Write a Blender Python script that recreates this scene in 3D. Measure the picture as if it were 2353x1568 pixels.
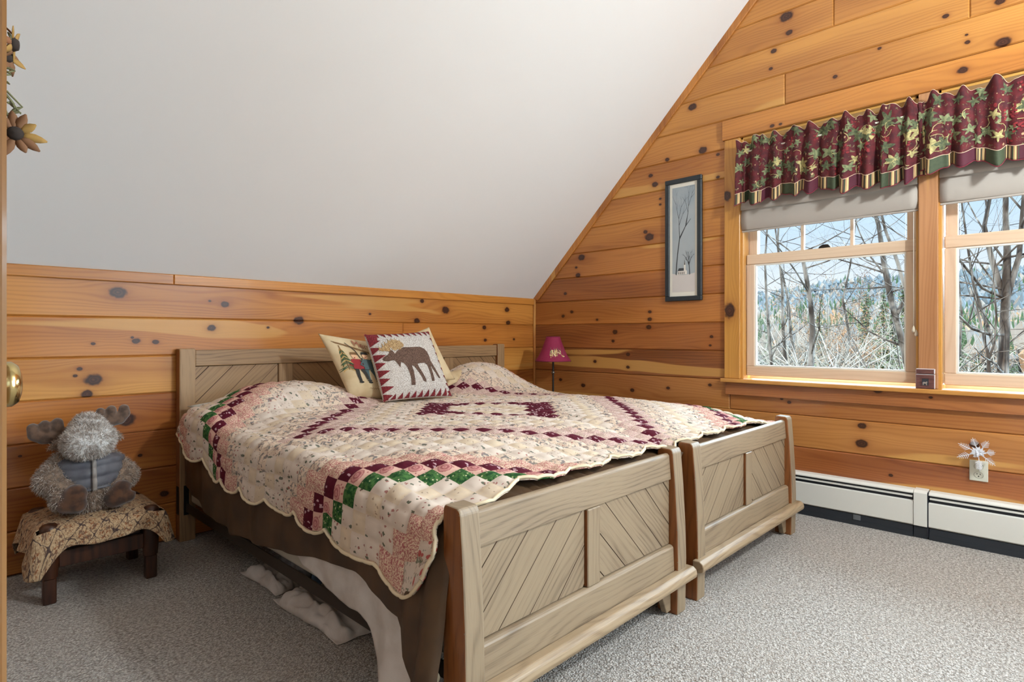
import bpy, bmesh, math, random
from math import sin, cos, pi, radians, sqrt, exp, floor, atan2, hypot
from mathutils import Vector, Matrix, noise as mnoise

for _o in list(bpy.data.objects): bpy.data.objects.remove(_o, do_unlink=True)
SC = bpy.context.scene
COL = SC.collection

# ------------------------------------------------------------------ camera
CAM_H, CAM_YAW, FPX, CX, HZ = 1.05, radians(44.1327), 1334.13, 1176.5, 771.1
cd = bpy.data.cameras.new('camera'); cam = bpy.data.objects.new('camera', cd); COL.objects.link(cam)
cam.location = (0, 0, CAM_H); cam.rotation_euler = (pi/2, 0, CAM_YAW - pi/2)
cd.sensor_width = 36; cd.lens = 36*FPX/2353; cd.shift_y = -(784-HZ)/2353; cd.clip_start = .02; cd.clip_end = 3000
SC.camera = cam

# ------------------------------------------------------------------ sky, sun, daylight, exposure
W = bpy.data.worlds.new('sky'); SC.world = W; W.use_nodes = True
_t = W.node_tree; _t.nodes.clear()
_tc = _t.nodes.new('ShaderNodeTexCoord'); _sx = _t.nodes.new('ShaderNodeSeparateXYZ'); _cr = _t.nodes.new('ShaderNodeValToRGB')
_e = _cr.color_ramp.elements; _e[0].position = 0; _e[0].color = (.92, .94, .98, 1); _e[1].position = 1; _e[1].color = (.20, .38, .80, 1)
for _p, _c in ((.07, (.84, .91, .98, 1)), (.20, (.52, .75, .98, 1)), (.5, (.33, .56, .92, 1))):
    _q = _e.new(_p); _q.color = _c
_bg = _t.nodes.new('ShaderNodeBackground'); _bg.inputs['Strength'].default_value = 1.0
_wo = _t.nodes.new('ShaderNodeOutputWorld')
_t.links.new(_tc.outputs['Generated'], _sx.inputs[0]); _t.links.new(_sx.outputs[2], _cr.inputs[0]); _t.links.new(_cr.outputs[0], _bg.inputs[0]); _t.links.new(_bg.outputs[0], _wo.inputs[0])

def lamp(name, kind, loc, target, energy, color=(1, 1, 1), **kw):
    d = bpy.data.lights.new(name, kind); d.energy = energy; d.color = color
    for k, v in kw.items(): setattr(d, k, v)
    o = bpy.data.objects.new(name, d); COL.objects.link(o); o.location = loc
    o.rotation_euler = (Vector(target)-Vector(loc)).to_track_quat('-Z', 'Y').to_euler()
    return o
# low sun from behind the house: lights the wood outside, never enters the room
lamp('sun', 'SUN', (-30, 8, 25), (0, 0, 0), 4.5, (1, .95, .86), angle=radians(.6))
# broad bright sky standing over the valley beyond the gable windows
lamp('skylight', 'SUN', (30, 1, 14), (0, 0, 0), 40, (.65, .86, 1.02), angle=radians(140))
# added fill light set in a made-up south window, behind the camera
lamp('south_fill_light', 'AREA', (2.15, -1.80, 1.30), (2.15, 1.5, 1.30), 10, (.80, .95, 1), shape='RECTANGLE', size=2.4, size_y=1.3)

LAMP_W = 182                      # added fill lamp, watts (its light is made with the lamp below)
SC.view_settings.view_transform = 'Standard'; SC.view_settings.look = 'None'
SC.view_settings.gamma = 1; SC.view_settings.use_curve_mapping = False
SC.view_settings.exposure = 0.18

# ------------------------------------------------------------------ pixel rays (photo 2353x1568)
_F = Vector((cos(CAM_YAW), sin(CAM_YAW), 0)); _R = Vector((sin(CAM_YAW), -cos(CAM_YAW), 0)); _C = Vector((0, 0, CAM_H))
def ray(u, v): return _F + _R*((u-CX)/FPX) + Vector((0, 0, (HZ-v)/FPX))
def onx(u, v, X): d = ray(u, v); return _C + d*(X/d.x)
def ony(u, v, Y): d = ray(u, v); return _C + d*(Y/d.y)
def onz(u, v, z): d = ray(u, v); return _C + d*((z-CAM_H)/d.z)
def depth(p): return (Vector(p)-_C).dot(_F)

# ------------------------------------------------------------------ helpers
def lin(c): c /= 255; return c/12.92 if c <= .04045 else ((c+.055)/1.055)**2.4
def C(r, g, b): return (lin(r), lin(g), lin(b), 1)
def sm(x, a=0., b=1.):
    t = min(1, max(0, (x-a)/(b-a))); return t*t*(3-2*t)
def lerp(a, b, t): return a+(b-a)*t
def interp(x, xs, ys):
    if x <= xs[0]: return ys[0]
    for i in range(len(xs)-1):
        if x <= xs[i+1]: return lerp(ys[i], ys[i+1], (x-xs[i])/(xs[i+1]-xs[i]))
    return ys[-1]
def nz(x, y, z=0.): return mnoise.noise((x, y, z))

def tag(o, label=None, cat=None, group=None, kind=None):
    if label: o['label'] = label
    if cat: o['category'] = cat
    if group: o['group'] = group
    if kind: o['kind'] = kind
    return o
def put(o, parent=None):
    COL.objects.link(o)
    if parent is not None:
        o.parent = parent
        o.matrix_parent_inverse = Matrix.Translation(-Vector(parent.location))
    return o
def empty(name, loc):
    o = bpy.data.objects.new(name, None); o.empty_display_size = .05; COL.objects.link(o); o.location = loc; return o
def mk(name, verts, faces, mats, parent=None, smooth=False, midx=None, uv=None, uv2=None):
    me = bpy.data.meshes.new(name); me.from_pydata([tuple(v) for v in verts], [], faces)
    for m in (mats if isinstance(mats, (list, tuple)) else [mats]): me.materials.append(m)
    if midx: me.polygons.foreach_set('material_index', midx)
    if smooth: me.polygons.foreach_set('use_smooth', [True]*len(me.polygons))
    for nm, data in (('UVMap', uv), ('cell', uv2)):
        if data:
            L = me.uv_layers.new(name=nm)
            for lp in me.loops: pass
            flat = []
            if nm == 'cell':
                for d in data: flat += [d[0], d[1]]
            else:
                for lp in me.loops: flat += [data[lp.vertex_index][0], data[lp.vertex_index][1]]
            L.data.foreach_set('uv', flat)
    me.update()
    return put(bpy.data.objects.new(name, me), parent)
def bm_obj(name, bm, mats, parent=None, smooth=False):
    me = bpy.data.meshes.new(name); bm.to_mesh(me); bm.free()
    for m in (mats if isinstance(mats, (list, tuple)) else [mats]): me.materials.append(m)
    if smooth: me.polygons.foreach_set('use_smooth', [True]*len(me.polygons))
    return put(bpy.data.objects.new(name, me), parent)
def ax3(axis, p, d):
    return Vector((d, p[0], p[1])) if axis == 'x' else Vector((p[0], d, p[1])) if axis == 'y' else Vector((p[0], p[1], d))
def prism(name, poly, axis, d0, d1, mats, parent=None, bevel=.003, seg=1, sidefn=None):
    bm = bmesh.new()
    a = [bm.verts.new(ax3(axis, p, d0)) for p in poly]; b = [bm.verts.new(ax3(axis, p, d1)) for p in poly]
    n = len(poly); bm.faces.new(a); bm.faces.new(list(reversed(b)))
    for i in range(n): bm.faces.new((a[i], b[i], b[(i+1) % n], a[(i+1) % n]))
    bmesh.ops.recalc_face_normals(bm, faces=bm.faces)
    if bevel: bmesh.ops.bevel(bm, geom=bm.edges[:], offset=bevel, segments=seg, profile=.5, affect='EDGES', clamp_overlap=True)
    if sidefn:
        bm.normal_update()
        for f in bm.faces: f.material_index = sidefn(f)
    return bm_obj(name, bm, mats, parent)
def box(name, x0, x1, y0, y1, z0, z1, mats, parent=None, bevel=.003, seg=1, sidefn=None):
    return prism(name, [(x0, y0), (x1, y0), (x1, y1), (x0, y1)], 'z', z0, z1, mats, parent, bevel, seg, sidefn)
def plank(name, poly, axis, front, back, mat, parent=None, cham=.006, edge=None):
    """board: polygon in the wall plane, chamfered along its front edges only"""
    bm = bmesh.new(); n = len(poly)
    a = [bm.verts.new(ax3(axis, p, back)) for p in poly]; b = [bm.verts.new(ax3(axis, p, front)) for p in poly]
    bm.faces.new(a); ff = bm.faces.new(list(reversed(b)))
    for i in range(n): bm.faces.new((a[i], b[i], b[(i+1) % n], a[(i+1) % n]))
    bmesh.ops.recalc_face_normals(bm, faces=bm.faces)
    if cham: bmesh.ops.bevel(bm, geom=ff.edges[:], offset=cham, segments=1, profile=.5, affect='EDGES', clamp_overlap=True)
    if edge:
        bm.normal_update(); k = 'xyz'.index(axis)
        for f in bm.faces: f.material_index = 0 if abs(f.normal[k]) > .95 else 1
        return bm_obj(name, bm, [mat, edge], parent)
    return bm_obj(name, bm, mat, parent)
class VF:
    def __init__(s): s.v = []; s.f = []; s.m = []
    def add(s, v, f, m=0):
        k = len(s.v); s.v += [Vector(q) for q in v]; s.f += [[i+k for i in g] for g in f]; s.m += [m]*len(f); return s
    def tube(s, pts, rad, seg=6, m=0, cap=True):
        pts = [Vector(p) for p in pts]; n = len(pts)
        if not isinstance(rad, (list, tuple)): rad = [rad]*n
        v = []; f = []; ref = None
        for i, p in enumerate(pts):
            t = (pts[min(n-1, i+1)]-pts[max(0, i-1)])
            if t.length < 1e-9: t = Vector((0, 0, 1))
            t.normalize()
            if ref is None: ref = t.orthogonal().normalized()
            else:
                ref = ref - t*ref.dot(t)
                ref = ref.normalized() if ref.length > 1e-6 else t.orthogonal().normalized()
            w = t.cross(ref)
            for k in range(seg):
                a = 2*pi*k/seg; v.append(p+(ref*cos(a)+w*sin(a))*rad[i])
        for i in range(n-1):
            for k in range(seg):
                k2 = (k+1) % seg; f.append([i*seg+k, i*seg+k2, (i+1)*seg+k2, (i+1)*seg+k])
        if cap: f.append(list(range(seg))[::-1]); f.append([(n-1)*seg+k for k in range(seg)])
        return s.add(v, f, m)
    def lathe(s, prof, seg, c=(0, 0, 0), rot=None, m=0, closed=False):
        v = []; f = []; c = Vector(c); n = len(prof)
        for r, z in prof:
            for k in range(seg):
                a = 2*pi*k/seg; q = Vector((r*cos(a), r*sin(a), z))
                v.append(c+(rot @ q if rot else q))
        for i in range(n-1):
            for k in range(seg):
                k2 = (k+1) % seg; f.append([i*seg+k, i*seg+k2, (i+1)*seg+k2, (i+1)*seg+k])
        if closed: f.append(list(range(seg))[::-1]); f.append([(n-1)*seg+k for k in range(seg)])
        return s.add(v, f, m)
    def grid(s, fn, nu, nv, m=0, loop=False):
        v = [Vector(fn(i/nu, j/nv)) for j in range(nv+1) for i in range(nu+1)]
        f = [[j*(nu+1)+i, j*(nu+1)+i+1, (j+1)*(nu+1)+i+1, (j+1)*(nu+1)+i] for j in range(nv) for i in range(nu)]
        return s.add(v, f, m)
    def make(s, name, mats, parent=None, smooth=True): return mk(name, s.v, s.f, mats, parent, smooth, s.m)
def solid(o, th, off=0.):
    md = o.modifiers.new('thick', 'SOLIDIFY'); md.thickness = th; md.offset = off; return o
def baked(o):
    """object's evaluated mesh, replacing the modifiers"""
    dg = bpy.context.evaluated_depsgraph_get(); me = bpy.data.meshes.new_from_object(o.evaluated_get(dg))
    o.modifiers.clear(); old = o.data; o.data = me; return o
def blob(name, caps, voxel, mat, parent=None, smooth_it=6):
    """continuous skin round a set of tapered capsules (p0, p1, r0, r1)"""
    bm = bmesh.new()
    for p0, p1, r0, r1 in caps:
        p0, p1 = Vector(p0), Vector(p1); L = (p1-p0).length; n = max(1, int(L/(min(r0, r1)*.4))+1) if L > 1e-5 else 1
        for i in range(n+1 if L > 1e-5 else 1):
            t = i/n
            bmesh.ops.create_icosphere(bm, subdivisions=2, radius=lerp(r0, r1, t), matrix=Matrix.Translation(p0.lerp(p1, t)))
    me = bpy.data.meshes.new(name); bm.to_mesh(me); bm.free(); me.materials.append(mat)
    o = bpy.data.objects.new(name, me); COL.objects.link(o)
    r = o.modifiers.new('r', 'REMESH'); r.mode = 'VOXEL'; r.voxel_size = voxel; r.use_smooth_shade = True
    q = o.modifiers.new('s', 'SMOOTH'); q.iterations = smooth_it; q.factor = .5
    baked(o)
    if not o.data.materials: o.data.materials.append(mat)
    COL.objects.unlink(o); return put(o, parent)
def motif(name, polys, fn, mats, parent=None, maxlen=.02, midx=None, smooth=False, lift=None):
    """flat shapes (2-D polygons) laid on a surface given by fn(u, v)"""
    bm = bmesh.new()
    for k, poly in enumerate(polys):
        try: f = bm.faces.new([bm.verts.new((p[0], p[1], (k % 24)*.00012)) for p in poly])
        except ValueError: continue
        f.material_index = midx[k] if midx else 0
    bm.normal_update()
    bmesh.ops.triangulate(bm, faces=bm.faces[:], quad_method='BEAUTY', ngon_method='EAR_CLIP')
    for _ in range(7):
        es = [e for e in bm.edges if e.calc_length() > maxlen]
        if not es: break
        bmesh.ops.subdivide_edges(bm, edges=es, cuts=1, use_grid_fill=False)
        bmesh.ops.triangulate(bm, faces=[f for f in bm.faces if len(f.verts) > 3])
    bm.normal_update()
    for f in bm.faces:
        if f.normal.z < 0: f.normal_flip()
    for v in bm.verts: v.co = fn(v.co.x, v.co.y) + (Vector(lift)*v.co.z if lift is not None else Vector((0, 0, 0)))
    return bm_obj(name, bm, mats, parent, smooth)
def stroke(pts, w):
    """ribbon polygon along a 2-D line; w number or list"""
    n = len(pts); L = []; Rr = []
    for i, p in enumerate(pts):
        a = pts[max(0, i-1)]; b = pts[min(n-1, i+1)]; dx, dy = b[0]-a[0], b[1]-a[1]; l = hypot(dx, dy) or 1
        ww = (w[i] if isinstance(w, (list, tuple)) else w)/2
        L.append((p[0]-dy/l*ww, p[1]+dx/l*ww)); Rr.append((p[0]+dy/l*ww, p[1]-dx/l*ww))
    return Rr + L[::-1]
def disc(cx, cy, r, n=8, ry=None, rot=0):
    ry = ry or r; out = []
    for k in range(n):
        a = 2*pi*k/n; x, y = r*cos(a), ry*sin(a); out.append((cx+x*cos(rot)-y*sin(rot), cy+x*sin(rot)+y*cos(rot)))
    return out
def copy_tree(o, parent=None):
    c = o.copy(); COL.objects.link(c)
    if parent is not None:
        mi = o.matrix_parent_inverse.copy(); c.parent = parent; c.matrix_parent_inverse = mi
    for ch in list(o.children): copy_tree(ch, c)
    return c

# ------------------------------------------------------------------ node helpers
class NT:
    def __init__(s, tree): s.t = tree
    def put(s, sock, v):
        if v is None: return
        if isinstance(v, bpy.types.NodeSocket): s.t.links.new(v, sock)
        else:
            try: sock.default_value = v
            except Exception:
                sock.default_value = v[:3] if hasattr(v, '__len__') else (v, v, v)
    def nd(s, ty, **kw):
        n = s.t.nodes.new(ty)
        for k, v in kw.items(): setattr(n, k, v)
        return n
    def m(s, op, a, b=None, c=None, clamp=False):
        n = s.nd('ShaderNodeMath', operation=op, use_clamp=clamp); s.put(n.inputs[0], a); s.put(n.inputs[1], b)
        if c is not None: s.put(n.inputs[2], c)
        return n.outputs[0]
    def comb(s, x=0., y=0., z=0.):
        n = s.nd('ShaderNodeCombineXYZ')
        for i, q in enumerate((x, y, z)): s.put(n.inputs[i], q)
        return n.outputs[0]
    def sep(s, v):
        n = s.nd('ShaderNodeSeparateXYZ'); s.put(n.inputs[0], v); return n.outputs[0], n.outputs[1], n.outputs[2]
    def noise(s, vec, scale=1., detail=2., rough=.5, dist=0.):
        n = s.nd('ShaderNodeTexNoise'); s.put(n.inputs['Vector'], vec); n.inputs['Scale'].default_value = scale
        n.inputs['Detail'].default_value = detail; n.inputs['Roughness'].default_value = rough; n.inputs['Distortion'].default_value = dist
        return n.outputs[0]
    def vor(s, vec, scale=1., feature='F1', out='Distance', rnd=1.):
        n = s.nd('ShaderNodeTexVoronoi', feature=feature); s.put(n.inputs['Vector'], vec); n.inputs['Scale'].default_value = scale
        n.inputs['Randomness'].default_value = rnd; return n.outputs[out]
    def mr(s, v, a, b, c=0., d=1., smooth=True):
        n = s.nd('ShaderNodeMapRange', interpolation_type='SMOOTHSTEP' if smooth else 'LINEAR'); s.put(n.inputs[0], v)
        for i, q in enumerate((a, b, c, d)): n.inputs[i+1].default_value = q
        return n.outputs[0]
    def mix(s, f, a, b, blend='MIX'):
        n = s.nd('ShaderNodeMix', data_type='RGBA', blend_type=blend); s.put(n.inputs[0], f); s.put(n.inputs[6], a); s.put(n.inputs[7], b); return n.outputs[2]
    def obj(s): return s.nd('ShaderNodeTexCoord').outputs['Object']
    def uv(s, name='UVMap'): return s.nd('ShaderNodeUVMap', uv_map=name).outputs[0]
    def scl(s, v, k):
        n = s.nd('ShaderNodeVectorMath', operation='MULTIPLY'); s.put(n.inputs[0], v); n.inputs[1].default_value = k; return n.outputs[0]
    def bump(s, h, strength=.3, dist=.002):
        n = s.nd('ShaderNodeBump'); s.put(n.inputs['Height'], h); n.inputs['Strength'].default_value = strength; n.inputs['Distance'].default_value = dist; return n.outputs[0]
def mat(name, color=(.8, .8, .8, 1), rough=.6, build=None, **kw):
    m = bpy.data.materials.new(name); m.use_nodes = True; t = m.node_tree; p = t.nodes['Principled BSDF']
    N = NT(t); d = dict(kw); d['Base Color'] = color; d['Roughness'] = rough
    if build: d.update(build(N) or {})
    for k, v in d.items(): N.put(p.inputs[k.replace('_', ' ')], v)
    return m

# --- knot group: grain bends round a knot
def _knot_group():
    g = bpy.data.node_groups.new('pine_knot', 'ShaderNodeTree')
    for nm in ('S', 'T', 'cs', 'ct', 'r'): g.interface.new_socket(nm, in_out='INPUT', socket_type='NodeSocketFloat')
    for nm in ('Mask', 'Warp', 'Halo', 'D'): g.interface.new_socket(nm, in_out='OUTPUT', socket_type='NodeSocketFloat')
    N = NT(g); gi = N.nd('NodeGroupInput'); go = N.nd('NodeGroupOutput'); S, T, cs, ct, r = gi.outputs[:5]
    ds = N.m('SUBTRACT', S, cs); dt = N.m('SUBTRACT', T, ct)
    u = N.m('DIVIDE', N.m('DIVIDE', ds, 1.35), r); v = N.m('DIVIDE', dt, r)
    wob = N.m('MULTIPLY', N.m('SUBTRACT', N.noise(N.comb(N.m('MULTIPLY', S, 45.), N.m('MULTIPLY', T, 45.), 0.), 1., 1.), .5), .5)
    d = N.m('ADD', N.m('SQRT', N.m('ADD', N.m('MULTIPLY', u, u), N.m('MULTIPLY', v, v))), wob)
    mask = N.mr(d, 1.15, .72)
    u3 = N.m('DIVIDE', u, 2.8); v2 = N.m('DIVIDE', v, 1.7)
    e = N.m('EXPONENT', N.m('MULTIPLY', N.m('ADD', N.m('MULTIPLY', u3, u3), N.m('MULTIPLY', v2, v2)), -.6))
    warp = N.m('MULTIPLY', N.m('MULTIPLY', dt, e), -.85)
    halo = N.m('EXPONENT', N.m('MULTIPLY', N.m('MAXIMUM', N.m('SUBTRACT', d, 1.), 0.), -1.6))
    for i, q in enumerate((mask, warp, halo, d)): N.put(go.inputs[i], q)
    return g
KNOT = _knot_group()
def _pine_group():
    g = bpy.data.node_groups.new('pine_grain', 'ShaderNodeTree')
    for nm in ('S', 'T', 'Seed'): g.interface.new_socket(nm, in_out='INPUT', socket_type='NodeSocketFloat')
    for nm in ('Light', 'Dark', 'Pale'): g.interface.new_socket(nm, in_out='INPUT', socket_type='NodeSocketColor')
    g.interface.new_socket('Color', in_out='OUTPUT', socket_type='NodeSocketColor'); g.interface.new_socket('H', in_out='OUTPUT', socket_type='NodeSocketFloat')
    N = NT(g); gi = N.nd('NodeGroupInput'); go = N.nd('NodeGroupOutput'); S, T, Sd, Li, Da, Pa = gi.outputs[:6]
    n1 = N.noise(N.comb(N.m('MULTIPLY', S, .9), N.m('MULTIPLY', T, 7.), Sd), 1., 2., .45)
    ph = N.m('ADD', N.m('MULTIPLY', T, 46.), N.m('MULTIPLY', n1, 9.))
    w = N.m('POWER', N.m('MULTIPLY_ADD', N.m('SINE', N.m('MULTIPLY', ph, 6.2832)), .5, .5), 2.2)
    fib = N.noise(N.comb(N.m('MULTIPLY', S, 5.), N.m('MULTIPLY', T, 170.), Sd), 1., 2., .6)
    big = N.noise(N.comb(N.m('MULTIPLY', S, .7), N.m('MULTIPLY', T, 5.), N.m('ADD', Sd, 7.3)), 1., 1.)
    amt = N.m('ADD', N.m('MULTIPLY', w, .30), N.m('ADD', N.m('MULTIPLY', N.m('SUBTRACT', fib, .5), .35), N.mr(big, .33, .72, 0., .7)))
    col = N.mix(N.m('ADD', amt, 0., clamp=True), Li, Da)
    sap = N.mr(N.noise(N.comb(N.m('MULTIPLY', S, .55), N.m('MULTIPLY', T, 8.), N.m('ADD', Sd, 31.7)), 1., 1., .4), .665, .69)
    col = N.mix(N.m('MULTIPLY', sap, .75), col, Pa)
    N.put(go.inputs[0], col); N.put(go.inputs[1], N.m('ADD', w, fib)); return g
PINE = _pine_group()
def pine(name, s_ax, t_ax, knots=(), seed=0., light=C(196, 138, 72), dark=C(140, 84, 38), pale=C(208, 164, 100), rough=.30, clear=.35):
    light, dark, pale = [(c[0]*.98, c[1]*.86, c[2]*.66, 1) for c in (light, dark, pale)]
    def b(N):
        xyz = dict(zip('xyz', N.sep(N.obj()))); S, T = xyz[s_ax], xyz[t_ax]; Tw = T; mask = None; halo = None; dd = None
        for cs, ct, r in knots:
            g = N.nd('ShaderNodeGroup', node_tree=KNOT)
            for i, q in enumerate((S, T, float(cs), float(ct), float(r))): N.put(g.inputs[i], q)
            Tw = N.m('ADD', Tw, g.outputs[1])
            mask = g.outputs[0] if mask is None else N.m('MAXIMUM', mask, g.outputs[0])
            halo = g.outputs[2] if halo is None else N.m('MAXIMUM', halo, g.outputs[2])
            dd = g.outputs[3] if dd is None else N.m('MINIMUM', dd, g.outputs[3])
        g = N.nd('ShaderNodeGroup', node_tree=PINE)
        for i, q in enumerate((S, Tw, float(seed), light, dark, pale)): N.put(g.inputs[i], q)
        col = g.outputs[0]
        if mask is not None:
            col = N.mix(N.m('MULTIPLY', halo, .5), col, C(128, 66, 28))
            rings = N.m('MULTIPLY_ADD', N.m('SINE', N.m('MULTIPLY', dd, 17.)), .5, .5)
            kc = N.mix(N.m('MULTIPLY', rings, N.mr(dd, .9, .1)), C(56, 28, 17), C(86, 48, 29))
            col = N.mix(mask, col, kc)
        return {'Base Color': col, 'Normal': N.bump(g.outputs[1], .06, .0006), 'Coat Weight': clear, 'Coat Roughness': .10, 'Specular IOR Level': .4}
    return mat(name, rough=rough, build=b)
def oak(name, kind, seed=0., light=C(145, 124, 98), dark=C(94, 75, 56), rough=.45):
    """limed oak; kind gives the run of the grain: x, y, z or the two diagonals"""
    def b(N):
        x, y, z = N.sep(N.obj())
        if kind == 'x': S, T, U = x, z, y
        elif kind == 'y': S, T, U = y, z, x
        elif kind == 'z': S, T, U = z, x, y
        elif kind == 'd1': S, T, U = N.m('MULTIPLY', N.m('ADD', x, z), .7071), N.m('MULTIPLY', N.m('SUBTRACT', x, z), .7071), y
        else: S, T, U = N.m('MULTIPLY', N.m('SUBTRACT', x, z), .7071), N.m('MULTIPLY', N.m('ADD', x, z), .7071), y
        T = N.m('ADD', T, N.m('MULTIPLY', U, .6))
        n1 = N.noise(N.comb(N.m('MULTIPLY', S, 1.3), N.m('MULTIPLY', T, 5.), seed), 1., 2., .5)
        ph = N.m('ADD', N.m('MULTIPLY', T, 44.), N.m('MULTIPLY', n1, 9.))
        w = N.m('POWER', N.m('MULTIPLY_ADD', N.m('SINE', N.m('MULTIPLY', ph, 6.2832)), .5, .5), 3.)
        fib = N.noise(N.comb(N.m('MULTIPLY', S, 9.), N.m('MULTIPLY', T, 260.), seed), 1., 2., .6)
        pore = N.mr(fib, .52, .70)
        big = N.noise(N.comb(N.m('MULTIPLY', S, 2.), N.m('MULTIPLY', T, 6.), seed+4.), 1., 2.)
        f = N.m('ADD', N.m('MULTIPLY', N.m('MULTIPLY', w, N.mr(big, .3, .65, .12, .6)), N.mr(fib, .3, .6, .45, 1.)), N.m('ADD', N.m('MULTIPLY', pore, .25), N.mr(big, .4, .75, 0., .25)), clamp=True)
        return {'Base Color': N.mix(f, light, dark), 'Normal': N.bump(N.m('SUBTRACT', N.m('SUBTRACT', 1., pore), N.m('MULTIPLY', w, .4)), .12, .0008)}
    return mat(name, rough=rough, build=b)
# ================================================================== SETTING
XE, YN, XW, YS = 3.69, 3.315, -1.05, -1.75
RIDGE = .36; KZ, KS = 1.359, .985
def ceil_z(y): return KZ + KS*(3.318-y) if y >= RIDGE else KZ + KS*(y-(2*RIDGE-3.318))
def slope_y(z): return 3.318-(z-KZ)/KS
def row_z(k): return 1.137+.1885*(k-6)

def _carpet(N):
    v = N.obj(); n = N.noise(N.scl(v, (230, 230, 230)), 1., 1., .5); big = N.noise(v, 1.7, 2.)
    n2 = N.noise(N.scl(v, (75, 95, 75)), 1., 2., .7)
    vo = N.vor(N.scl(v, (1, 1.25, 1)), 135.)
    f = N.m('ADD', N.m('MULTIPLY', N.mr(vo, .05, .75), .55), N.m('MULTIPLY', N.mr(n2, .3, .7), .55), clamp=True)
    col = N.mix(f, C(222, 214, 204), C(112, 100, 88)); col = N.mix(N.mr(big, .3, .7, 0., .25), col, C(172, 160, 146))
    h = N.m('ADD', N.m('SUBTRACT', 1., vo), N.m('MULTIPLY', n2, .9))
    return {'Base Color': col, 'Normal': N.bump(h, .9, .006)}
M_carpet = mat('berber_carpet', rough=.95, build=_carpet, Sheen_Weight=.2)
def _plaster(N):
    v = N.obj(); return {'Normal': N.bump(N.noise(v, 140., 3.), .05, .001)}
M_white = mat('ceiling_white', C(232, 231, 229), .9, _plaster)
M_back = mat('wall_backing', C(96, 52, 24), .8)

tag(box('floor', XW-.1, XE+.16, YS-.1, YN+.16, -.12, 0, M_carpet, None, 0), 'looped beige and brown flecked carpet covering the bedroom floor', 'floor', kind='structure')
# sloping ceilings
th = .16
tag(prism('ceiling', [(3.318, KZ), (3.318+.2, KZ-.16), (3.318+.2, KZ+.1), (RIDGE, ceil_z(RIDGE)+.26), (RIDGE, ceil_z(RIDGE))], 'x', XW-.1, XE+.16, M_white, None, 0),
    'smooth white sloping ceiling above the headboard wall', 'ceiling', kind='structure')
tag(prism('ceiling_slope', [(RIDGE, ceil_z(RIDGE)), (RIDGE, ceil_z(RIDGE)+.26), (YS-.2, ceil_z(YS-.2)+.26), (YS-.2, ceil_z(YS-.2))], 'x', XW-.1, XE+.16, M_white, None, 0),
    'white ceiling slope on the camera side of the ridge', 'ceiling', kind='structure')

# ---- headboard (knee) wall, board by board
WL = tag(box('wall_left', XW-.1, XE+.16, YN+.018, YN+.16, 0, KZ+.02, M_back, None, 0), 'low wall of varnished knotty pine boards behind the beds', 'wall', kind='structure')
KL = [(271, 672, 15), (517, 700, 8), (482, 692, 3), (486, 754, 8), (313, 784, 7), (358, 786, 6), (304, 776, 3), (215, 873, 15), (200, 906, 10), (290, 965, 16), (687, 737, 11), (970, 692, 5), (958, 738, 7),
      (1024, 713, 9), (1165, 712, 6), (1168, 742, 6), (1113, 753, 5), (1115, 782, 4), (1181, 780, 3), (214, 790, 4), (183, 848, 5), (173, 864, 4), (378, 1135, 8), (322, 1047, 4), (46, 1049, 3), (616, 753, 3), (850, 722, 3)]
KLW = [(p.x, p.z, .9*r*depth(p)/FPX) for p, r in ((ony(u, v, YN), r) for u, v, r in KL)]
def tone(l, d): return dict(light=C(*l), dark=C(*d))
TL = {6: tone((206, 148, 78), (158, 98, 44)), 5: tone((196, 134, 68), (152, 92, 42)), 4: tone((216, 162, 90), (178, 118, 56)), 3: tone((192, 128, 66), (142, 82, 40)),
      2: tone((186, 122, 64), (136, 78, 38)), 1: tone((188, 124, 64), (136, 76, 36)), 0: tone((192, 128, 66), (140, 80, 38))}
def board_mat(nm, ks, s0, s1, z0, z1, s_ax, seed, tn):
    kk = [k for k in ks if s0-.01 < k[0] < s1+.01 and z0-.012 < k[1] < z1+.012]
    return pine(nm, s_ax, 'z', kk, seed, **tn)
for k in range(7):
    z0, z1 = max(.0, row_z(k)), (row_z(k+1) if k < 6 else 1.34)
    cuts = {5: [ony(926, 760, YN).x], 2: [2.3], 0: [1.6]}.get(k, [])
    xs = [XW]+cuts+[XE+.017]
    for a, b in zip(xs[:-1], xs[1:]):
        m = board_mat('pine_board', KLW, a, b, z0, z1, 'x', k*3.7+a*1.3, TL[k])
        plank('board', [(a+.0004, z0+.0004), (b-.0004, z0+.0004), (b-.0004, z1-.0004), (a+.0004, z1-.0004)], 'y', YN, YN+.018, m, WL)
T1 = tag(empty('trim_1', (1.3, YN, 1.31)), 'pine trim strip where the knee wall meets the white ceiling', 'trim', kind='structure')
xj = ony(400, 650, YN-.012).x
for a, b, s in ((XW, xj, 3.), (xj, XE, 9.)):
    plank('strip', [(a, 1.309), (b-.0006, 1.309), (b-.0006, 1.362), (a, 1.362)], 'y', YN-.013, YN, pine('pine_trim', 'x', 'z', (), s, C(206, 146, 74), C(160, 102, 46)), T1, .004)
tag(box('trim_2', XE-.019, XE, YN-.019, YN, 0, 1.36, pine('pine_corner', 'z', 'x', (), 4., C(186, 126, 70), C(142, 88, 46)), None, .003), 'thin vertical pine batten in the corner of the two board walls', 'trim', kind='structure')

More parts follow.
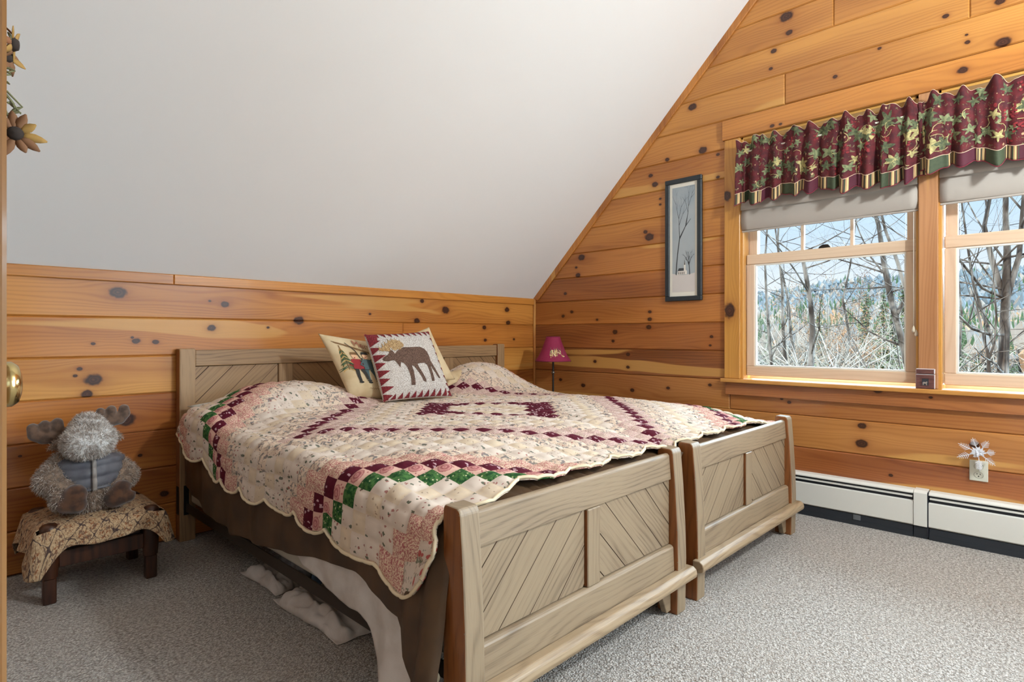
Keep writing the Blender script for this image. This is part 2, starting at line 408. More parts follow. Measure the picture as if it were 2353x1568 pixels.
# ---- gable wall
KR = [(1807, 38, 13), (1813, 75, 7), (1778, 117, 6), (1771, 158, 4), (1591, 246, 9), (1919, 176, 5), (2173, 37, 6), (2223, 97, 5), (2221, 80, 3), (2305, 97, 13), (2021, 111, 4), (2298, 3, 9), (1615, 345, 9), (1533, 367, 5), (1495, 404, 5), (1505, 424, 7),
      (1650, 407, 4), (1650, 355, 4), (1492, 545, 10), (1483, 533, 5), (1517, 457, 3), (1517, 470, 3), (1336, 592, 8), (1324, 615, 3), (1328, 633, 6), (1299, 675, 4), (1493, 734, 5), (1491, 752, 6), (1493, 717, 4), (1413, 763, 6), (1409, 784, 4), (1635, 774, 4), (1632, 794, 3),
      (1443, 815, 5), (1367, 831, 4), (1443, 844, 4), (1288, 873, 4), (1340, 886, 5), (1453, 897, 5), (1535, 892, 4), (1631, 885, 4), (1294, 727, 4), (1314, 717, 4), (1372, 735, 3), (1981, 979, 8), (1980, 1020, 11), (2240, 1023, 9), (2047, 1093, 4), (1813, 925, 4), (1796, 917, 3), (1690, 330, 3)]
KRW = [(p.y, p.z, .88*r*depth(p)/FPX) for p, r in ((onx(u, v, XE), r) for u, v, r in KR)]
WY0, WY1, WZ0, WZ1 = -.47, 1.57, .74, 2.34          # rough opening
zr = ceil_z(RIDGE)
vf = VF()
def _bx(vf, x0, x1, poly):
    n = len(poly); v = [(x0, *p) for p in poly]+[(x1, *p) for p in poly]
    vf.add(v, [list(range(n)), list(range(2*n-1, n-1, -1))]+[[i, (i+1) % n, n+(i+1) % n, n+i] for i in range(n)])
x0, x1 = XE+.018, XE+.16
_bx(vf, x0, x1, [(WY1, 0), (YN+.16, 0), (YN+.16, KZ), (slope_y(WZ1)+.05, WZ1), (WY1, WZ1)])
_bx(vf, x0, x1, [(YS-.1, 0), (WY0, 0), (WY0, WZ1), (2*RIDGE-slope_y(WZ1)-.05, WZ1), (YS-.1, ceil_z(YS-.1))])
_bx(vf, x0, x1, [(WY0, 0), (WY1, 0), (WY1, WZ0), (WY0, WZ0)])
_bx(vf, x0, x1, [(2*RIDGE-slope_y(WZ1)-.05, WZ1), (slope_y(WZ1)+.05, WZ1), (RIDGE, zr+.1)])
WR = tag(vf.make('wall_right', M_back, None, False), 'tall gable wall of horizontal knotty pine boards with two windows', 'wall', kind='structure')
TR = {}
for k, l, d in ((0, (178, 120, 74), (140, 84, 50)), (1, (172, 110, 68), (132, 76, 46)), (2, (196, 142, 88), (160, 106, 60)), (3, (190, 136, 84), (156, 100, 58)), (4, (160, 104, 62), (108, 62, 36)), (5, (166, 108, 64), (116, 66, 38)), (6, (190, 130, 74), (150, 94, 48)),
                (7, (178, 116, 62), (128, 74, 38)), (8, (190, 130, 72), (144, 88, 44)), (9, (194, 136, 74), (150, 92, 46)), (10, (196, 138, 76), (152, 94, 48)), (11, (192, 134, 74), (148, 92, 46)), (12, (198, 142, 80), (158, 102, 52)), (13, (202, 148, 84), (166, 112, 60)),
                (14, (206, 152, 86), (164, 110, 60)), (15, (200, 144, 82), (158, 104, 56)), (16, (204, 148, 84), (164, 108, 58)), (17, (202, 146, 84), (160, 106, 58))):
    TR[k] = tone(l, d)
def gable_board(k, ya, yb):
    """ya < yb; ends cut to the slope"""
    z0, z1 = max(0., row_z(k)), row_z(k+1); g = .0004
    def lim(z):
        hi = min(YN, slope_y(z)-.004) if z > KZ else YN
        return max(2*RIDGE-(hi if z > KZ else 9), YS), hi
    lo0, hi0 = lim(z0); lo1, hi1 = lim(z1)
    p = [(max(ya, lo0)+g, z0+g), (min(yb, hi0)-g, z0+g)]
    if z0 < KZ < z1 and yb > 3.2: p.append((3.31, KZ))
    p += [(min(yb, hi1)-g, z1-g), (max(ya, lo1)+g, z1-g)]
    if p[1][0] <= p[0][0]: return
    m = board_mat('pine_board', KRW, p[0][0], p[1][0], z0, z1, 'y', k*5.3+ya*2.1, TR[min(k, 17)])
    plank('board', p, 'x', XE, XE+.018, m, WR)
yj = {3: [1.61], 13: [onx(1803, 205, XE).y], 14: [onx(2228, 20, XE).y], 2: [-.3], 1: [2.2], 15: [1.0]}
for k in range(0, 22):
    z0, z1 = row_z(k), row_z(k+1)
    if z0 > zr-.05: break
    segs = [(YS, YN)]
    if z1 > .80 and z0 < 2.30: segs = [(1.60, YN), (YS, -.50)]
    for a, b in segs:
        cs = sorted([a]+[c for c in yj.get(k, []) if a < c < b]+[b])
        for p, q in zip(cs[:-1], cs[1:]): gable_board(k, p, q)
# slope trim strip on the gable
n_ = Vector((KS, 1)).normalized()                      # into the wall area, downwards
w_ = .045
def sl(y, d): return (y-n_.x*d, ceil_z(y)-n_.y*d)
tag(prism('trim_3', [sl(3.318, -.01), sl(RIDGE, -.01), sl(RIDGE, w_), sl(3.30, w_)], 'x', XE-.014, XE, pine('pine_rake', 'z', 'y', (), 2., C(196, 136, 72), C(150, 94, 46)), None, .004),
    'narrow sloping pine trim between the gable boards and white ceiling', 'trim', kind='structure')

# ---- unseen sides of the room
tag(box('wall_west', XW-.1, XW, YS-.1, YN+.1, 0, 4.4, M_white, None, 0), 'plain white end wall opposite the windows', 'wall', kind='structure')
SWX0, SWX1, SWZ0, SWZ1 = .9, 3.4, .62, 1.98  # opening added in the unseen south wall for the fill light
vf = VF()
for a, b, c, d in ((XW, SWX0, 0, 2.3), (SWX1, XE+.1, 0, 2.3), (SWX0, SWX1, 0, SWZ0), (SWX0, SWX1, SWZ1, 2.3)):
    p = [(a, YS-.1, c), (b, YS-.1, c), (b, YS-.1, d), (a, YS-.1, d), (a, YS, c), (b, YS, c), (b, YS, d), (a, YS, d)]
    vf.add(p, [[0, 1, 2, 3], [7, 6, 5, 4], [0, 4, 5, 1], [1, 5, 6, 2], [2, 6, 7, 3], [3, 7, 4, 0]])
tag(vf.make('wall_south', M_white, None, False), 'white wall behind the camera with an added opening for the fill light', 'wall', kind='structure')
tag(box('wall_entry', XW, .012, .49, .59, 0, 2.35, pine('pine_jamb', 'z', 'x', (), 8.), None, .003), 'short partition carrying the open door', 'wall', kind='structure')

# ---- windows in the gable
M_sash = pine('pine_sash_glare', 'y', 'z', (), 5., C(222, 206, 198), C(202, 180, 168), C(226, 210, 200), rough=.35)  # paler than bare pine: window glare put into the sash colours
M_sashv = pine('pine_upright_glare', 'z', 'y', (), 6., C(220, 204, 198), C(200, 178, 168), C(226, 210, 200), rough=.35)
M_case = pine('pine_casing', 'z', 'y', [(p.z, p.y, r*depth(p)/FPX) for p, r in ((onx(1674, 452, XE), 9), (onx(1680, 715, XE), 13))], 3., C(214, 166, 92), C(184, 132, 66))
M_jamb = pine('pine_jamb_light', 'z', 'x', (), 12., C(216, 172, 100), C(188, 138, 74))
M_head = pine('pine_header', 'y', 'z', [(p.y, p.z, r*depth(p)/FPX) for p, r in ((onx(2214, 165, XE), 8), (onx(1778, 292, XE), 4), (onx(1797, 288, XE), 3))], 9., C(204, 144, 78), C(166, 108, 56))
M_sill = pine('pine_sill', 'y', 'x', (), 14., C(212, 162, 96), C(176, 122, 66))
M_apron = pine('pine_apron', 'y', 'z', [(p.y, p.z, r*depth(p)/FPX) for p, r in ((onx(1833, 881, XE), 7), (onx(2020, 897, XE), 7), (onx(2140, 913, XE), 3))], 17., C(176, 118, 76), C(134, 82, 50))
def _glass():
    m = bpy.data.materials.new('window_glass'); m.use_nodes = True; t = m.node_tree; t.nodes.clear(); N = NT(t)
    tr = N.nd('ShaderNodeBsdfTransparent'); tr.inputs[0].default_value = (.97, .98, .98, 1); gl = N.nd('ShaderNodeBsdfGlossy'); gl.inputs['Roughness'].default_value = .02
    fr = N.nd('ShaderNodeFresnel'); fr.inputs[0].default_value = 1.3; mx = N.nd('ShaderNodeMixShader'); o = N.nd('ShaderNodeOutputMaterial')
    t.links.new(fr.outputs[0], mx.inputs[0]); t.links.new(tr.outputs[0], mx.inputs[1]); t.links.new(gl.outputs[0], mx.inputs[2]); t.links.new(mx.outputs[0], o.inputs[0]); return m
M_glass = _glass()
M_lock = mat('lock_bronze', C(52, 46, 40), .4, Metallic=.7)
M_line = mat('glazing_bead', C(226, 220, 208), .5)
WIN = [(1.536, .591), (.507, -.438)]
for wi, (ya, yb) in enumerate(WIN):
    w = tag(empty('window_%d' % (wi+1), (XE+.05, (ya+yb)/2, .79)), ['double hung pine window with bare trees beyond, the one nearer the bed', 'double hung pine window cut off by the right edge of the photo'][wi], 'window', kind='structure')
    for y0, y1 in ((ya-.014, ya+.016), (yb-.016, yb+.014)):
        box('jamb', XE-.0, XE+.15, y0, y1, .762, 2.335, M_jamb, w, .002)
    box('head_jamb', XE, XE+.15, yb, ya, 2.30, 2.335, M_jamb, w, .002)
    sy0, sy1 = yb+.016, ya-.018
    # lower sash
    xa, xb = XE+.042, XE+.078
    ls = box('lower_sash', xa, xb, sy0, sy1, .793, .853, M_sash, w, .003)
    for y0, y1 in ((sy0, sy0+.05), (sy1-.05, sy1)): box('stile', xa, xb, y0, y1, .8535, 1.502, M_sashv, ls, .003)
    box('meeting_rail', xa, xb, sy0, sy1, 1.5025, 1.566, M_sash, ls, .004)
    for y0, y1, z0, z1 in ((sy0+.05, sy1-.05, .8535, .862), (sy0+.05, sy1-.05, 1.494, 1.5025), (sy0+.05, sy0+.058, .862, 1.494), (sy1-.058, sy1-.05, .862, 1.494)):
        box('glazing_bead', xa+.006, xb-.006, y0, y1, z0, z1, M_line, ls, 0)
    box('pane', XE+.059, XE+.063, sy0+.052, sy1-.052, .855, 1.50, M_glass, ls, 0)
    yl = lerp(sy1, sy0, .5)
    lk = prism('sash_lock', [(yl-.034, 1.566), (yl+.034, 1.566), (yl+.026, 1.578), (yl+.01, 1.588), (yl-.02, 1.586), (yl-.03, 1.576)], 'x', xa+.006, xb-.004, M_lock, ls, .002)
    # upper sash
    xa, xb = XE+.084, XE+.118
    us = box('upper_sash', xa, xb, sy0, sy1, 2.245, 2.30, M_sash, w, .003)
    for y0, y1 in ((sy0, sy0+.052), (sy1-.052, sy1)): box('stile', xa, xb, y0, y1, 1.5655, 2.2445, M_sashv, us, .003)
    box('bottom_rail', xa, xb, sy0, sy1, 1.512, 1.565, M_sash, us, .003)
    g0, g1 = sy0+.052, sy1-.052
    for q in (1, 2):
        ym = lerp(g0, g1, q/3); box('muntin', xa+.006, xb-.002, ym-.009, ym+.009, 1.5655, 2.2445, M_sashv, us, .002)
    for q in range(3):
        box('pane', XE+.100, XE+.103, lerp(g0, g1, q/3)+.009, lerp(g0, g1, (q+1)/3)-.009, 1.566, 2.244, M_glass, us, 0)
    box('outer_sill', XE+.12, XE+.20, yb-.02, ya+.02, .75, .79, M_sash, w, .002)
def trim(n, o, label): return tag(o, label, 'trim', kind='structure')
trim(4, prism('trim_4', [(-.56, 2.315), (1.65, 2.315), (1.65, 2.443), (-.56, 2.443)], 'x', XE-.028, XE+.03, M_head, None, .003), 'wide pine header board above both windows')
trim(5, box('trim_5', XE-.021, XE+.03, 1.536, 1.638, .773, 2.3145, M_case, None, .003), 'pale pine side casing with knots beside the picture')
trim(6, box('trim_6', XE-.021, XE+.03, .507, .591, .773, 2.3145, pine('pine_mullion', 'z', 'y', (), 21., C(188, 144, 112), C(156, 110, 80)), None, .003), 'upright pine casing between the two windows')
trim(7, box('trim_7', XE-.021, XE+.03, -.54, -.438, .773, 2.3145, M_case, None, .003), 'pine side casing beyond the right window')
trim(8, box('trim_8', XE-.048, XE+.125, -.57, 1.655, .748, .7725, M_sill, None, .005, 2), 'pine window sill ledge running under both windows')
trim(9, box('trim_9', XE-.02, XE+.001, -.55, 1.632, .668, .7475, M_apron, None, .003), 'reddish pine apron board below the window sill')
# frame of the added south window, around the fill light
w = tag(empty('window_3', ((SWX0+SWX1)/2, YS, SWZ0)), 'added window, unseen behind the camera, framing the fill light', 'window', kind='structure')
for a, b, c, d in ((SWX0, SWX1, SWZ0, SWZ0+.05), (SWX0, SWX1, SWZ1-.05, SWZ1), (SWX0, SWX0+.05, SWZ0+.05, SWZ1-.05), (SWX1-.05, SWX1, SWZ0+.05, SWZ1-.05), (2.12, 2.18, SWZ0+.05, SWZ1-.05)):
    box('frame', a, b, YS-.07, YS-.02, c, d, M_sashv, w, .003)

# ---- baseboard heaters
M_enamel = mat('cream_enamel', C(224, 220, 210), .38)
M_dark = mat('heater_slot', C(26, 30, 40), .5)
M_fin_shade = mat('heater_fin_shade', C(34, 38, 44), .6)  # dark fill stands in for the shade among the fins
def heater(label, y0, y1):
    h = tag(empty('baseboard_heater', (XE-.035, (y0+y1)/2, .0)), label, 'heater')
    xf = XE-.066
    box('back_plate', XE-.006, XE-.0005, y0, y1, .012, .242, M_enamel, h, 0)
    prism('top_cap', [(XE-.0065, .232), (XE-.0065, .245), (XE-.050, .243), (xf, .233), (xf, .227)], 'y', y0, y1, M_enamel, h, .001)
    box('slot', xf+.014, XE-.0065, y0+.002, y1-.002, .190, .2315, M_dark, h, 0)
    prism('damper', [(xf+.002, .2125), (xf+.0135, .216), (xf+.0135, .211), (xf+.002, .207)], 'y', y0+.004, y1-.004, M_enamel, h, 0)
    prism('front_panel', [(xf+.012, .191), (xf, .186), (xf, .068), (xf+.012, .060), (xf+.0135, .064), (xf+.004, .072), (xf+.004, .182), (xf+.0135, .187)], 'y', y0, y1, M_enamel, h, 0)
    box('base_shade', xf+.006, XE-.0065, y0+.002, y1-.002, .008, .0585, M_fin_shade, h, .001)
    box('foot_strip', xf+.003, xf+.008, y0+.002, y1-.002, .0005, .026, M_fin_shade, h, 0)
    for q in (.35, .82):
        yy = lerp(y1, y0, q); box('bracket', xf+.001, xf+.006, yy-.018, yy+.018, .03, .058, mat('bracket_steel', C(120, 124, 128), .4, Metallic=.6), h, .001)
    return h
h1 = heater('cream baseboard heater running behind the bed corner to the joint', .606, 2.05)
h2 = heater('cream baseboard heater to the right of the joint, under the outlet', -.75, .540)
prism('splice_cover', [(XE-.0005, .236), (XE-.0005, .248), (XE-.05, .246), (XE-.070, .235), (XE-.070, .064), (XE-.064, .064), (XE-.064, .232)], 'y', .546, .604, M_enamel, h1, .001)
box('end_gap', XE-.064, XE-.002, .5405, .5455, .01, .24, M_dark, h1, 0)
box('splice_shade', XE-.060, XE-.0065, .546, .6045, .001, .0585, M_fin_shade, h1, 0)

# ---- open door at the left edge, with knob and dried flowers
M_doorw = pine('pine_door', 'z', 'y', (), 27., C(122, 90, 58), C(92, 64, 40))
D = tag(empty('door_1', (.034, .98, .012)), 'varnished pine door standing open at the left edge of the photo', 'door', kind='structure')
for y0, y1 in ((.60, .71), (1.25, 1.36)): box('stile', .016, .051, y0, y1, .012, 2.04, M_doorw, D, .003)
M_doorr = pine('pine_door_rail', 'y', 'z', (), 28., C(122, 90, 58), C(92, 64, 40))
for z0, z1 in ((.012, .22), (.95, 1.10), (1.93, 2.04)): box('rail', .016, .051, .7105, 1.2495, z0, z1, M_doorr, D, .003)
for z0, z1 in ((.2205, .9495), (1.1005, 1.9295)): box('panel', .026, .041, .7105, 1.2495, z0, z1, M_doorw, D, .002)
M_brass = mat('brass', C(206, 184, 128), .18, Metallic=1.)
rx = Matrix.Rotation(pi/2, 3, 'Y'); kc = Vector((.051, 1.22, .972))
kn = VF().lathe([(.033, 0), (.034, .004), (.031, .007), (.014, .009), (.012, .030), (.022, .036), (.032, .044), (.036, .052), (.036, .058), (.030, .066), (.018, .070), (.0, .071)], 28, kc, rx).make('door_knob', M_brass, D)
kn.data.flip_normals() if False else None
for z in (.28, 1.05, 1.80): VF().tube([(.008, .595, z-.045), (.008, .595, z+.045)], .007, 8).make('hinge', M_brass, D)
# ================================================================== BEDS
OX, OZ, OD1, OD2 = oak('oak_rail', 'x', 1.), oak('oak_post', 'z', 2.), oak('oak_plank_rising', 'd1', 3.), oak('oak_plank_falling', 'd2', 5.)
OY = oak('oak_moulding', 'x', 8., C(160, 136, 106), C(112, 88, 62))
HX, HZ_, HD1, HD2 = oak('oak_head_rail', 'x', 11., C(166, 132, 94), C(112, 84, 56)), oak('oak_head_post', 'z', 12., C(166, 132, 94), C(112, 84, 56)), oak('oak_head_rising', 'd1', 13., C(166, 132, 94), C(112, 84, 56)), oak('oak_head_falling', 'd2', 14., C(150, 116, 80), C(100, 74, 48))
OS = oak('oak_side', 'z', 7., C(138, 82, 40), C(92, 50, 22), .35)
M_iron = mat('dark_steel', C(58, 46, 36), .5, Metallic=.4)
M_blk = mat('black_steel', C(22, 22, 22), .45, Metallic=.3)
M_groove = mat('groove_shadow', C(70, 48, 30), .8)
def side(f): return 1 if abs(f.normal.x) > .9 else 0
def rect_clip(poly, x0, x1, z0, z1):
    def cut(P, f, g):
        out = []
        for i in range(len(P)):
            a, b = P[i], P[(i+1) % len(P)]; fa, fb = f(a), f(b)
            if fa >= 0: out.append(a)
            if (fa >= 0) != (fb >= 0):
                t = fa/(fa-fb); out.append((lerp(a[0], b[0], t), lerp(a[1], b[1], t)))
        return out
    for f in (lambda p: p[0]-x0, lambda p: x1-p[0], lambda p: p[1]-z0, lambda p: z1-p[1]):
        poly = cut(poly, f, None)
        if len(poly) < 3: return []
    return poly
def chevron(parent, x0, x1, z0, z1, yf, yb, sgn, mt, off=0.):
    """diagonal tongue-and-groove planks filling a panel"""
    w = .087; s2 = .70711
    lo = -4; hi = 60
    base = (x0 if sgn > 0 else x1, z0)
    for k in range(-30, 30):
        c0, c1 = k*w+off, (k+1)*w+off
        # plank runs along direction d, offset along n
        d = (s2*sgn, s2); n = (-s2*sgn, s2); L = 3
        P = [(base[0]+n[0]*c0-d[0]*L, base[1]+n[1]*c0-d[1]*L), (base[0]+n[0]*c0+d[0]*L, base[1]+n[1]*c0+d[1]*L),
             (base[0]+n[0]*c1+d[0]*L, base[1]+n[1]*c1+d[1]*L), (base[0]+n[0]*c1-d[0]*L, base[1]+n[1]*c1-d[1]*L)]
        P = rect_clip(P, x0, x1, z0, z1)
        if len(P) < 3: continue
        A = abs(sum(P[i][0]*P[(i+1) % len(P)][1]-P[(i+1) % len(P)][0]*P[i][1] for i in range(len(P))))/2
        if A < 1.5e-4: continue
        cx = sum(p[0] for p in P)/len(P); cz = sum(p[1] for p in P)/len(P)
        Q = []
        for p in P:
            l = hypot(p[0]-cx, p[1]-cz); Q.append((p[0]-(p[0]-cx)/l*.0016, p[1]-(p[1]-cz)/l*.0016))
        if sum(Q[i][0]*Q[(i+1) % len(Q)][1]-Q[(i+1) % len(Q)][0]*Q[i][1] for i in range(len(Q))) < 0: Q.reverse()
        plank('plank', Q, 'y', yf, yb, mt, parent, .0010, M_groove)
BW = 1.12
def make_bed(x0, yf, yh):
    bed = empty('twin_bed', (x0+BW/2, (yf+yh)/2, 0))
    # ---------------- footboard: front face at yf
    prof = [(yf+.022, .606), (yf+.030, .620), (yf+.082, .622), (yf+.088, .610), (yf+.088, 0), (yf+.004, 0), (yf+.002, .10), (yf, .20), (yf+.003, .32), (yf+.012, .48)]
    for a in (x0, x0+BW-.066):
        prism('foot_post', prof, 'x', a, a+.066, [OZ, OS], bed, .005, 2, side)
    xi0, xi1 = x0+.0665, x0+BW-.0665
    prism('foot_top_rail', [(yf+.028, .506), (yf+.062, .506), (yf+.064, .594), (yf+.056, .603), (yf+.044, .604), (yf+.035, .597)], 'x', xi0, xi1, OX, bed, .004, 2)
    prism('foot_bottom_rail', [(yf+.014, .150), (yf+.062, .150), (yf+.062, .262), (yf+.028, .262), (yf+.018, .255)], 'x', xi0, xi1, OX, bed, .003)
    xm = (xi0+xi1)/2
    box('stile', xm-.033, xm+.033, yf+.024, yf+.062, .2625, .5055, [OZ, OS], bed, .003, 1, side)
    box('panel_backing', xi0+.001, xi1-.001, yf+.0525, yf+.0575, .263, .505, M_groove, bed, 0)
    chevron(bed, xi0, xm-.0335, .2625, .5055, yf+.037, yf+.052, 1, OD1, .03)
    chevron(bed, xm+.0335, xi1, .2625, .5055, yf+.037, yf+.052, -1, OD2, .05)
    prism('base_moulding', [(yf-.030, .128), (yf-.034, .140), (yf-.030, .158), (yf-.016, .168), (yf+.0135, .168), (yf+.0135, .124), (yf-.016, .122)], 'x', x0-.022, x0+BW+.022, OY, bed, .004, 2)
    for s in (1, -1):
        xa = xi0 if s > 0 else xi1
        P = [(xa, .149), (xa, .012), (xa+s*.030, .010), (xa+s*.046, .045), (xa+s*.066, .085), (xa+s*.10, .108), (xa+s*.17, .121), (xa+s*.17, .149)]
        if s < 0: P.reverse()
        prism('bracket_foot', P, 'y', yf+.030, yf+.054, OX, bed, .002)
    # ---------------- headboard: front face at yh-.055
    hf = yh-.058
    for a in (x0, x0+BW-.077):
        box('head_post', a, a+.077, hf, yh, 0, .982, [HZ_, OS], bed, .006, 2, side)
    hi0, hi1 = x0+.0775, x0+BW-.0775; hm = (hi0+hi1)/2
    box('head_top_rail', hi0, hi1, hf+.010, yh-.008, .890, .974, HX, bed, .005, 2)
    box('head_bottom_rail', hi0, hi1, hf+.010, yh-.010, .30, .42, HX, bed, .004)
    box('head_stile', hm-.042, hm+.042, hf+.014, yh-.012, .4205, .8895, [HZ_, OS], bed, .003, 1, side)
    chevron(bed, hi0, hm-.0425, .4205, .8895, hf+.024, hf+.038, 1, HD1, .02)
    chevron(bed, hm+.0425, hi1, .4205, .8895, hf+.024, hf+.038, -1, HD2, .04)
    # ---------------- steel side rails with hook plates
    for s in (0, 1):
        xr = x0+.030 if s == 0 else x0+BW-.036
        r = box('side_rail', xr, xr+.006, yf+.09, yh-.06, .150, .196, M_iron, bed, .001)
        box('rail_flange', xr+(.0065 if s == 0 else -.036), xr+(.036 if s == 0 else -.0005), yf+.09, yh-.06, .150, .155, M_iron, r, 0)
        box('hook_plate', xr-.010, xr+.014, yh-.0605, yh-.0585, .135, .285, M_blk, r, 0)
    xb = x0 if True else 0
    box('hook_bracket', x0-.004, x0-.0003, yh-.050, yh-.022, .140, .282, M_blk, bed, .001)
    return bed
bedL = tag(make_bed(.936, 1.065, YN-.004), 'limed oak twin bed with chevron planked footboard, the one nearer the camera', 'bed', 'twin beds pushed together')
bedR = copy_tree(bedL)
bedR.location = bedL.location + Vector((1.214, 0, 0))
tag(bedR, 'limed oak twin bed with chevron planked footboard, on the window side', 'bed', 'twin beds pushed together')
BEDR_DX = 1.214

# ---------------- bedding surfaces
XL, XR_ = .985, 3.235
def bump_(x, y, cx, cy, a, b, h, p=3.):
    q = (abs((x-cx)/a)**p+abs((y-cy)/b)**p)
    return h*exp(-q*1.1)
def top_z(x, y):
    z = .664
    z -= .052*sm(y, 1.62, 1.12)
    z -= .030*(1-sm(x, XL, XL+.22)) + .045*(1-sm(x, XR_, XR_-.35))
    z -= .022*exp(-((x-2.10)/.07)**2)*sm(y, 2.6, 1.3)
    z += bump_(x, y, 1.36, 2.99, .42, .25, .125) + bump_(x, y, 2.75, 2.98, .36, .26, .185, 2.4)
    z += .007*nz(x*3.1, y*3.3, 1.) + .004*nz(x*9, y*8, 4.)
    z -= .10*sm(y, 3.12, 3.24)
    return z
def drape(a, b, lift=0., r=.07, flare=.05, wav=.012, ph=0.):
    """point of a cloth laid over the beds; a across, b along; beyond the edges it hangs"""
    if XL <= a <= XR_: return Vector((a, b, top_z(a, b)+lift))
    lft = a < XL; s = (XL-a) if lft else (a-XR_); xe = XL if lft else XR_; sg = -1 if lft else 1
    ze = top_z(xe, b); R = r+lift; q = min(s/R, pi/2); h = max(0, s-R*pi/2)
    hang = min(1, s/.25)
    x = R*sin(q) + h*flare + wav*hang*(sin(b*8.5+ph)+.6*sin(b*17.3+2*ph)) 
    z = ze+lift-R*(1-cos(q))-h*.995
    return Vector((xe+sg*x, b, z))

# ---------------- mattresses, box springs
M_mat = mat('mattress_ticking', C(196, 186, 168), .85)
def _brown(N):
    v = N.obj(); n = N.noise(v, 9., 3.); f = N.noise(v, 420., 1.)
    return {'Base Color': N.mix(N.mr(n, .3, .7), C(86, 60, 34), C(66, 46, 27)), 'Normal': N.bump(f, .15, .0006)}
M_brown = mat('brown_sheet', rough=.62, build=_brown)
for dx, lb in ((0, 'mattress under the quilt on the nearer twin bed'), (BEDR_DX, 'mattress under the quilt on the window side twin bed')):
    a = .936+.048+dx
    tag(box('mattress', a, a+BW-.096, 1.175, 3.235, .402, .575, M_mat, None, .045, 4), lb, 'mattress')
    tag(box('box_spring', a, a+BW-.096, 1.170, 3.235, .1965, .4, M_mat, None, .012, 2), lb.replace('mattress under the quilt', 'pale box spring resting in the frame'), 'box spring')

# ---------------- brown sheet hanging down the near side
BY, BZ = [1.13, 1.16, 1.22, 1.28, 1.33, 1.40, 1.49, 1.57, 1.69, 1.85, 2.0, 2.3, 2.56, 2.75, 2.93, 3.1, 3.2], [.10, .10, .13, .20, .275, .30, .33, .335, .323, .298, .276, .24, .212, .235, .277, .30, .31]
def brown_pt(u, v):
    b = lerp(1.128, 3.20, v)
    ze = top_z(XL, b)-.02; R = .062
    L = R*pi/2+(ze-R-interp(b, BY, BZ))
    aR = XR_+.30
    aL = XL-L
    a = lerp(aL, XL, u/.4) if u < .4 else lerp(XL, aR, (u-.4)/.6)
    if a < XL:
        s = XL-a; q = min(s/R, pi/2); h = max(0, s-R*pi/2); hang = min(1, s/.25)
        near = sm(b, 1.45, 1.15)
        x = R*sin(q)+h*(.02+.16*near)+hang*(.006*sin(b*23)+.008*sin(b*9+1)+.01*nz(b*14, s*6, 2.)+near*.012*sin(b*60))
        return Vector((XL-x+.012, b, ze-R*(1-cos(q))-h))
    p = drape(a, b, -.014, .062, .03, .008, 1.)
    f = sm(b, 1.34, 1.18)
    p.z += f*(.006*nz(a*34, b*9, 5.)+.005*sin(a*95+7*sin(a*9)+b*40)) - .012*sm(b, 1.2, 1.13)
    return p
sh = tag(VF().grid(brown_pt, 300, 110).make('brown_sheet', M_brown), 'crumpled dark brown sheet hanging below the quilt beside the rail', 'sheet')
solid(sh, .003, -1)

# ---------------- patchwork quilt
PP = .0626; QCX, QCY = 2.07, 2.18
def prints(N, base, build):
    return build(N)
def _uvm(N): return N.uv('UVMap')
def weave(N, v): return N.noise(N.scl(v, (1, 1, 1)), 900., 1.)
def quilt_fabric(name, fn):
    def b(N):
        v = _uvm(N); c = N.mix(1., fn(N, v), (1., .985, 1.05, 1), 'MULTIPLY')
        f = N.noise(v, 45., 2.)
        return {'Base Color': c, 'Normal': N.bump(N.m('ADD', weave(N, v), N.m('MULTIPLY', f, 1.5)), .25, .0015)}
    return mat(name, rough=.9, build=b, Specular_IOR_Level=.2)
CREAM, BEIGE = C(217, 201, 180), C(206, 188, 164)
def spots(N, v, scale, thr, soft=.05, stretch=(1, 1, 1)): return N.mr(N.vor(N.scl(v, stretch), scale), thr+soft, thr)
def wob(N, v):
    n = N.nd('ShaderNodeVectorMath', operation='ADD'); N.put(n.inputs[0], v); q = N.nd('ShaderNodeTexNoise'); N.put(q.inputs['Vector'], v); q.inputs['Scale'].default_value = 140.; q.inputs['Detail'].default_value = 1.
    N.put(n.inputs[1], N.scl(q.outputs['Color'], (.010, .010, 0))); return n.outputs[0]
def f_burg(N, v):
    n = N.noise(v, 120., 1.); s = spots(N, wob(N, v), 66., .25, .06, (1, .55, 1))
    return N.mix(N.m('MULTIPLY', s, .85), N.mix(n, C(96, 18, 38), C(72, 11, 28)), C(206, 172, 172))
def f_rose(N, v):
    c = N.uv('cell'); x, y, z = N.sep(c); dx = N.m('SUBTRACT', x, .42); dy = N.m('SUBTRACT', y, .55)
    d = N.m('ADD', N.m('SQRT', N.m('ADD', N.m('MULTIPLY', dx, dx), N.m('MULTIPLY', dy, dy))), N.m('MULTIPLY', N.noise(c, 7., 2.), .12))
    rg = N.m('MULTIPLY_ADD', N.m('SINE', N.m('MULTIPLY', d, 34.)), .5, .5)
    rose = N.mix(N.m('MULTIPLY', rg, .8), C(206, 148, 136), C(150, 70, 74))
    return N.mix(N.mr(d, .44, .40), N.mix(spots(N, v, 70., .2), C(214, 172, 150), C(170, 100, 96)), rose)
def f_green(N, v):
    n = N.noise(v, 70., 2., .6); s = spots(N, v, 75., .18)
    return N.mix(N.m('MULTIPLY', s, .8), N.mix(N.mr(n, .38, .62), C(26, 70, 34), C(74, 112, 56)), C(214, 206, 160))
def f_calico(N, v):
    n = N.noise(N.scl(v, (1, 1, 1)), 230., 1., .5, 1.2)
    return N.mix(N.mr(n, .46, .54), C(226, 202, 170), C(176, 104, 100))
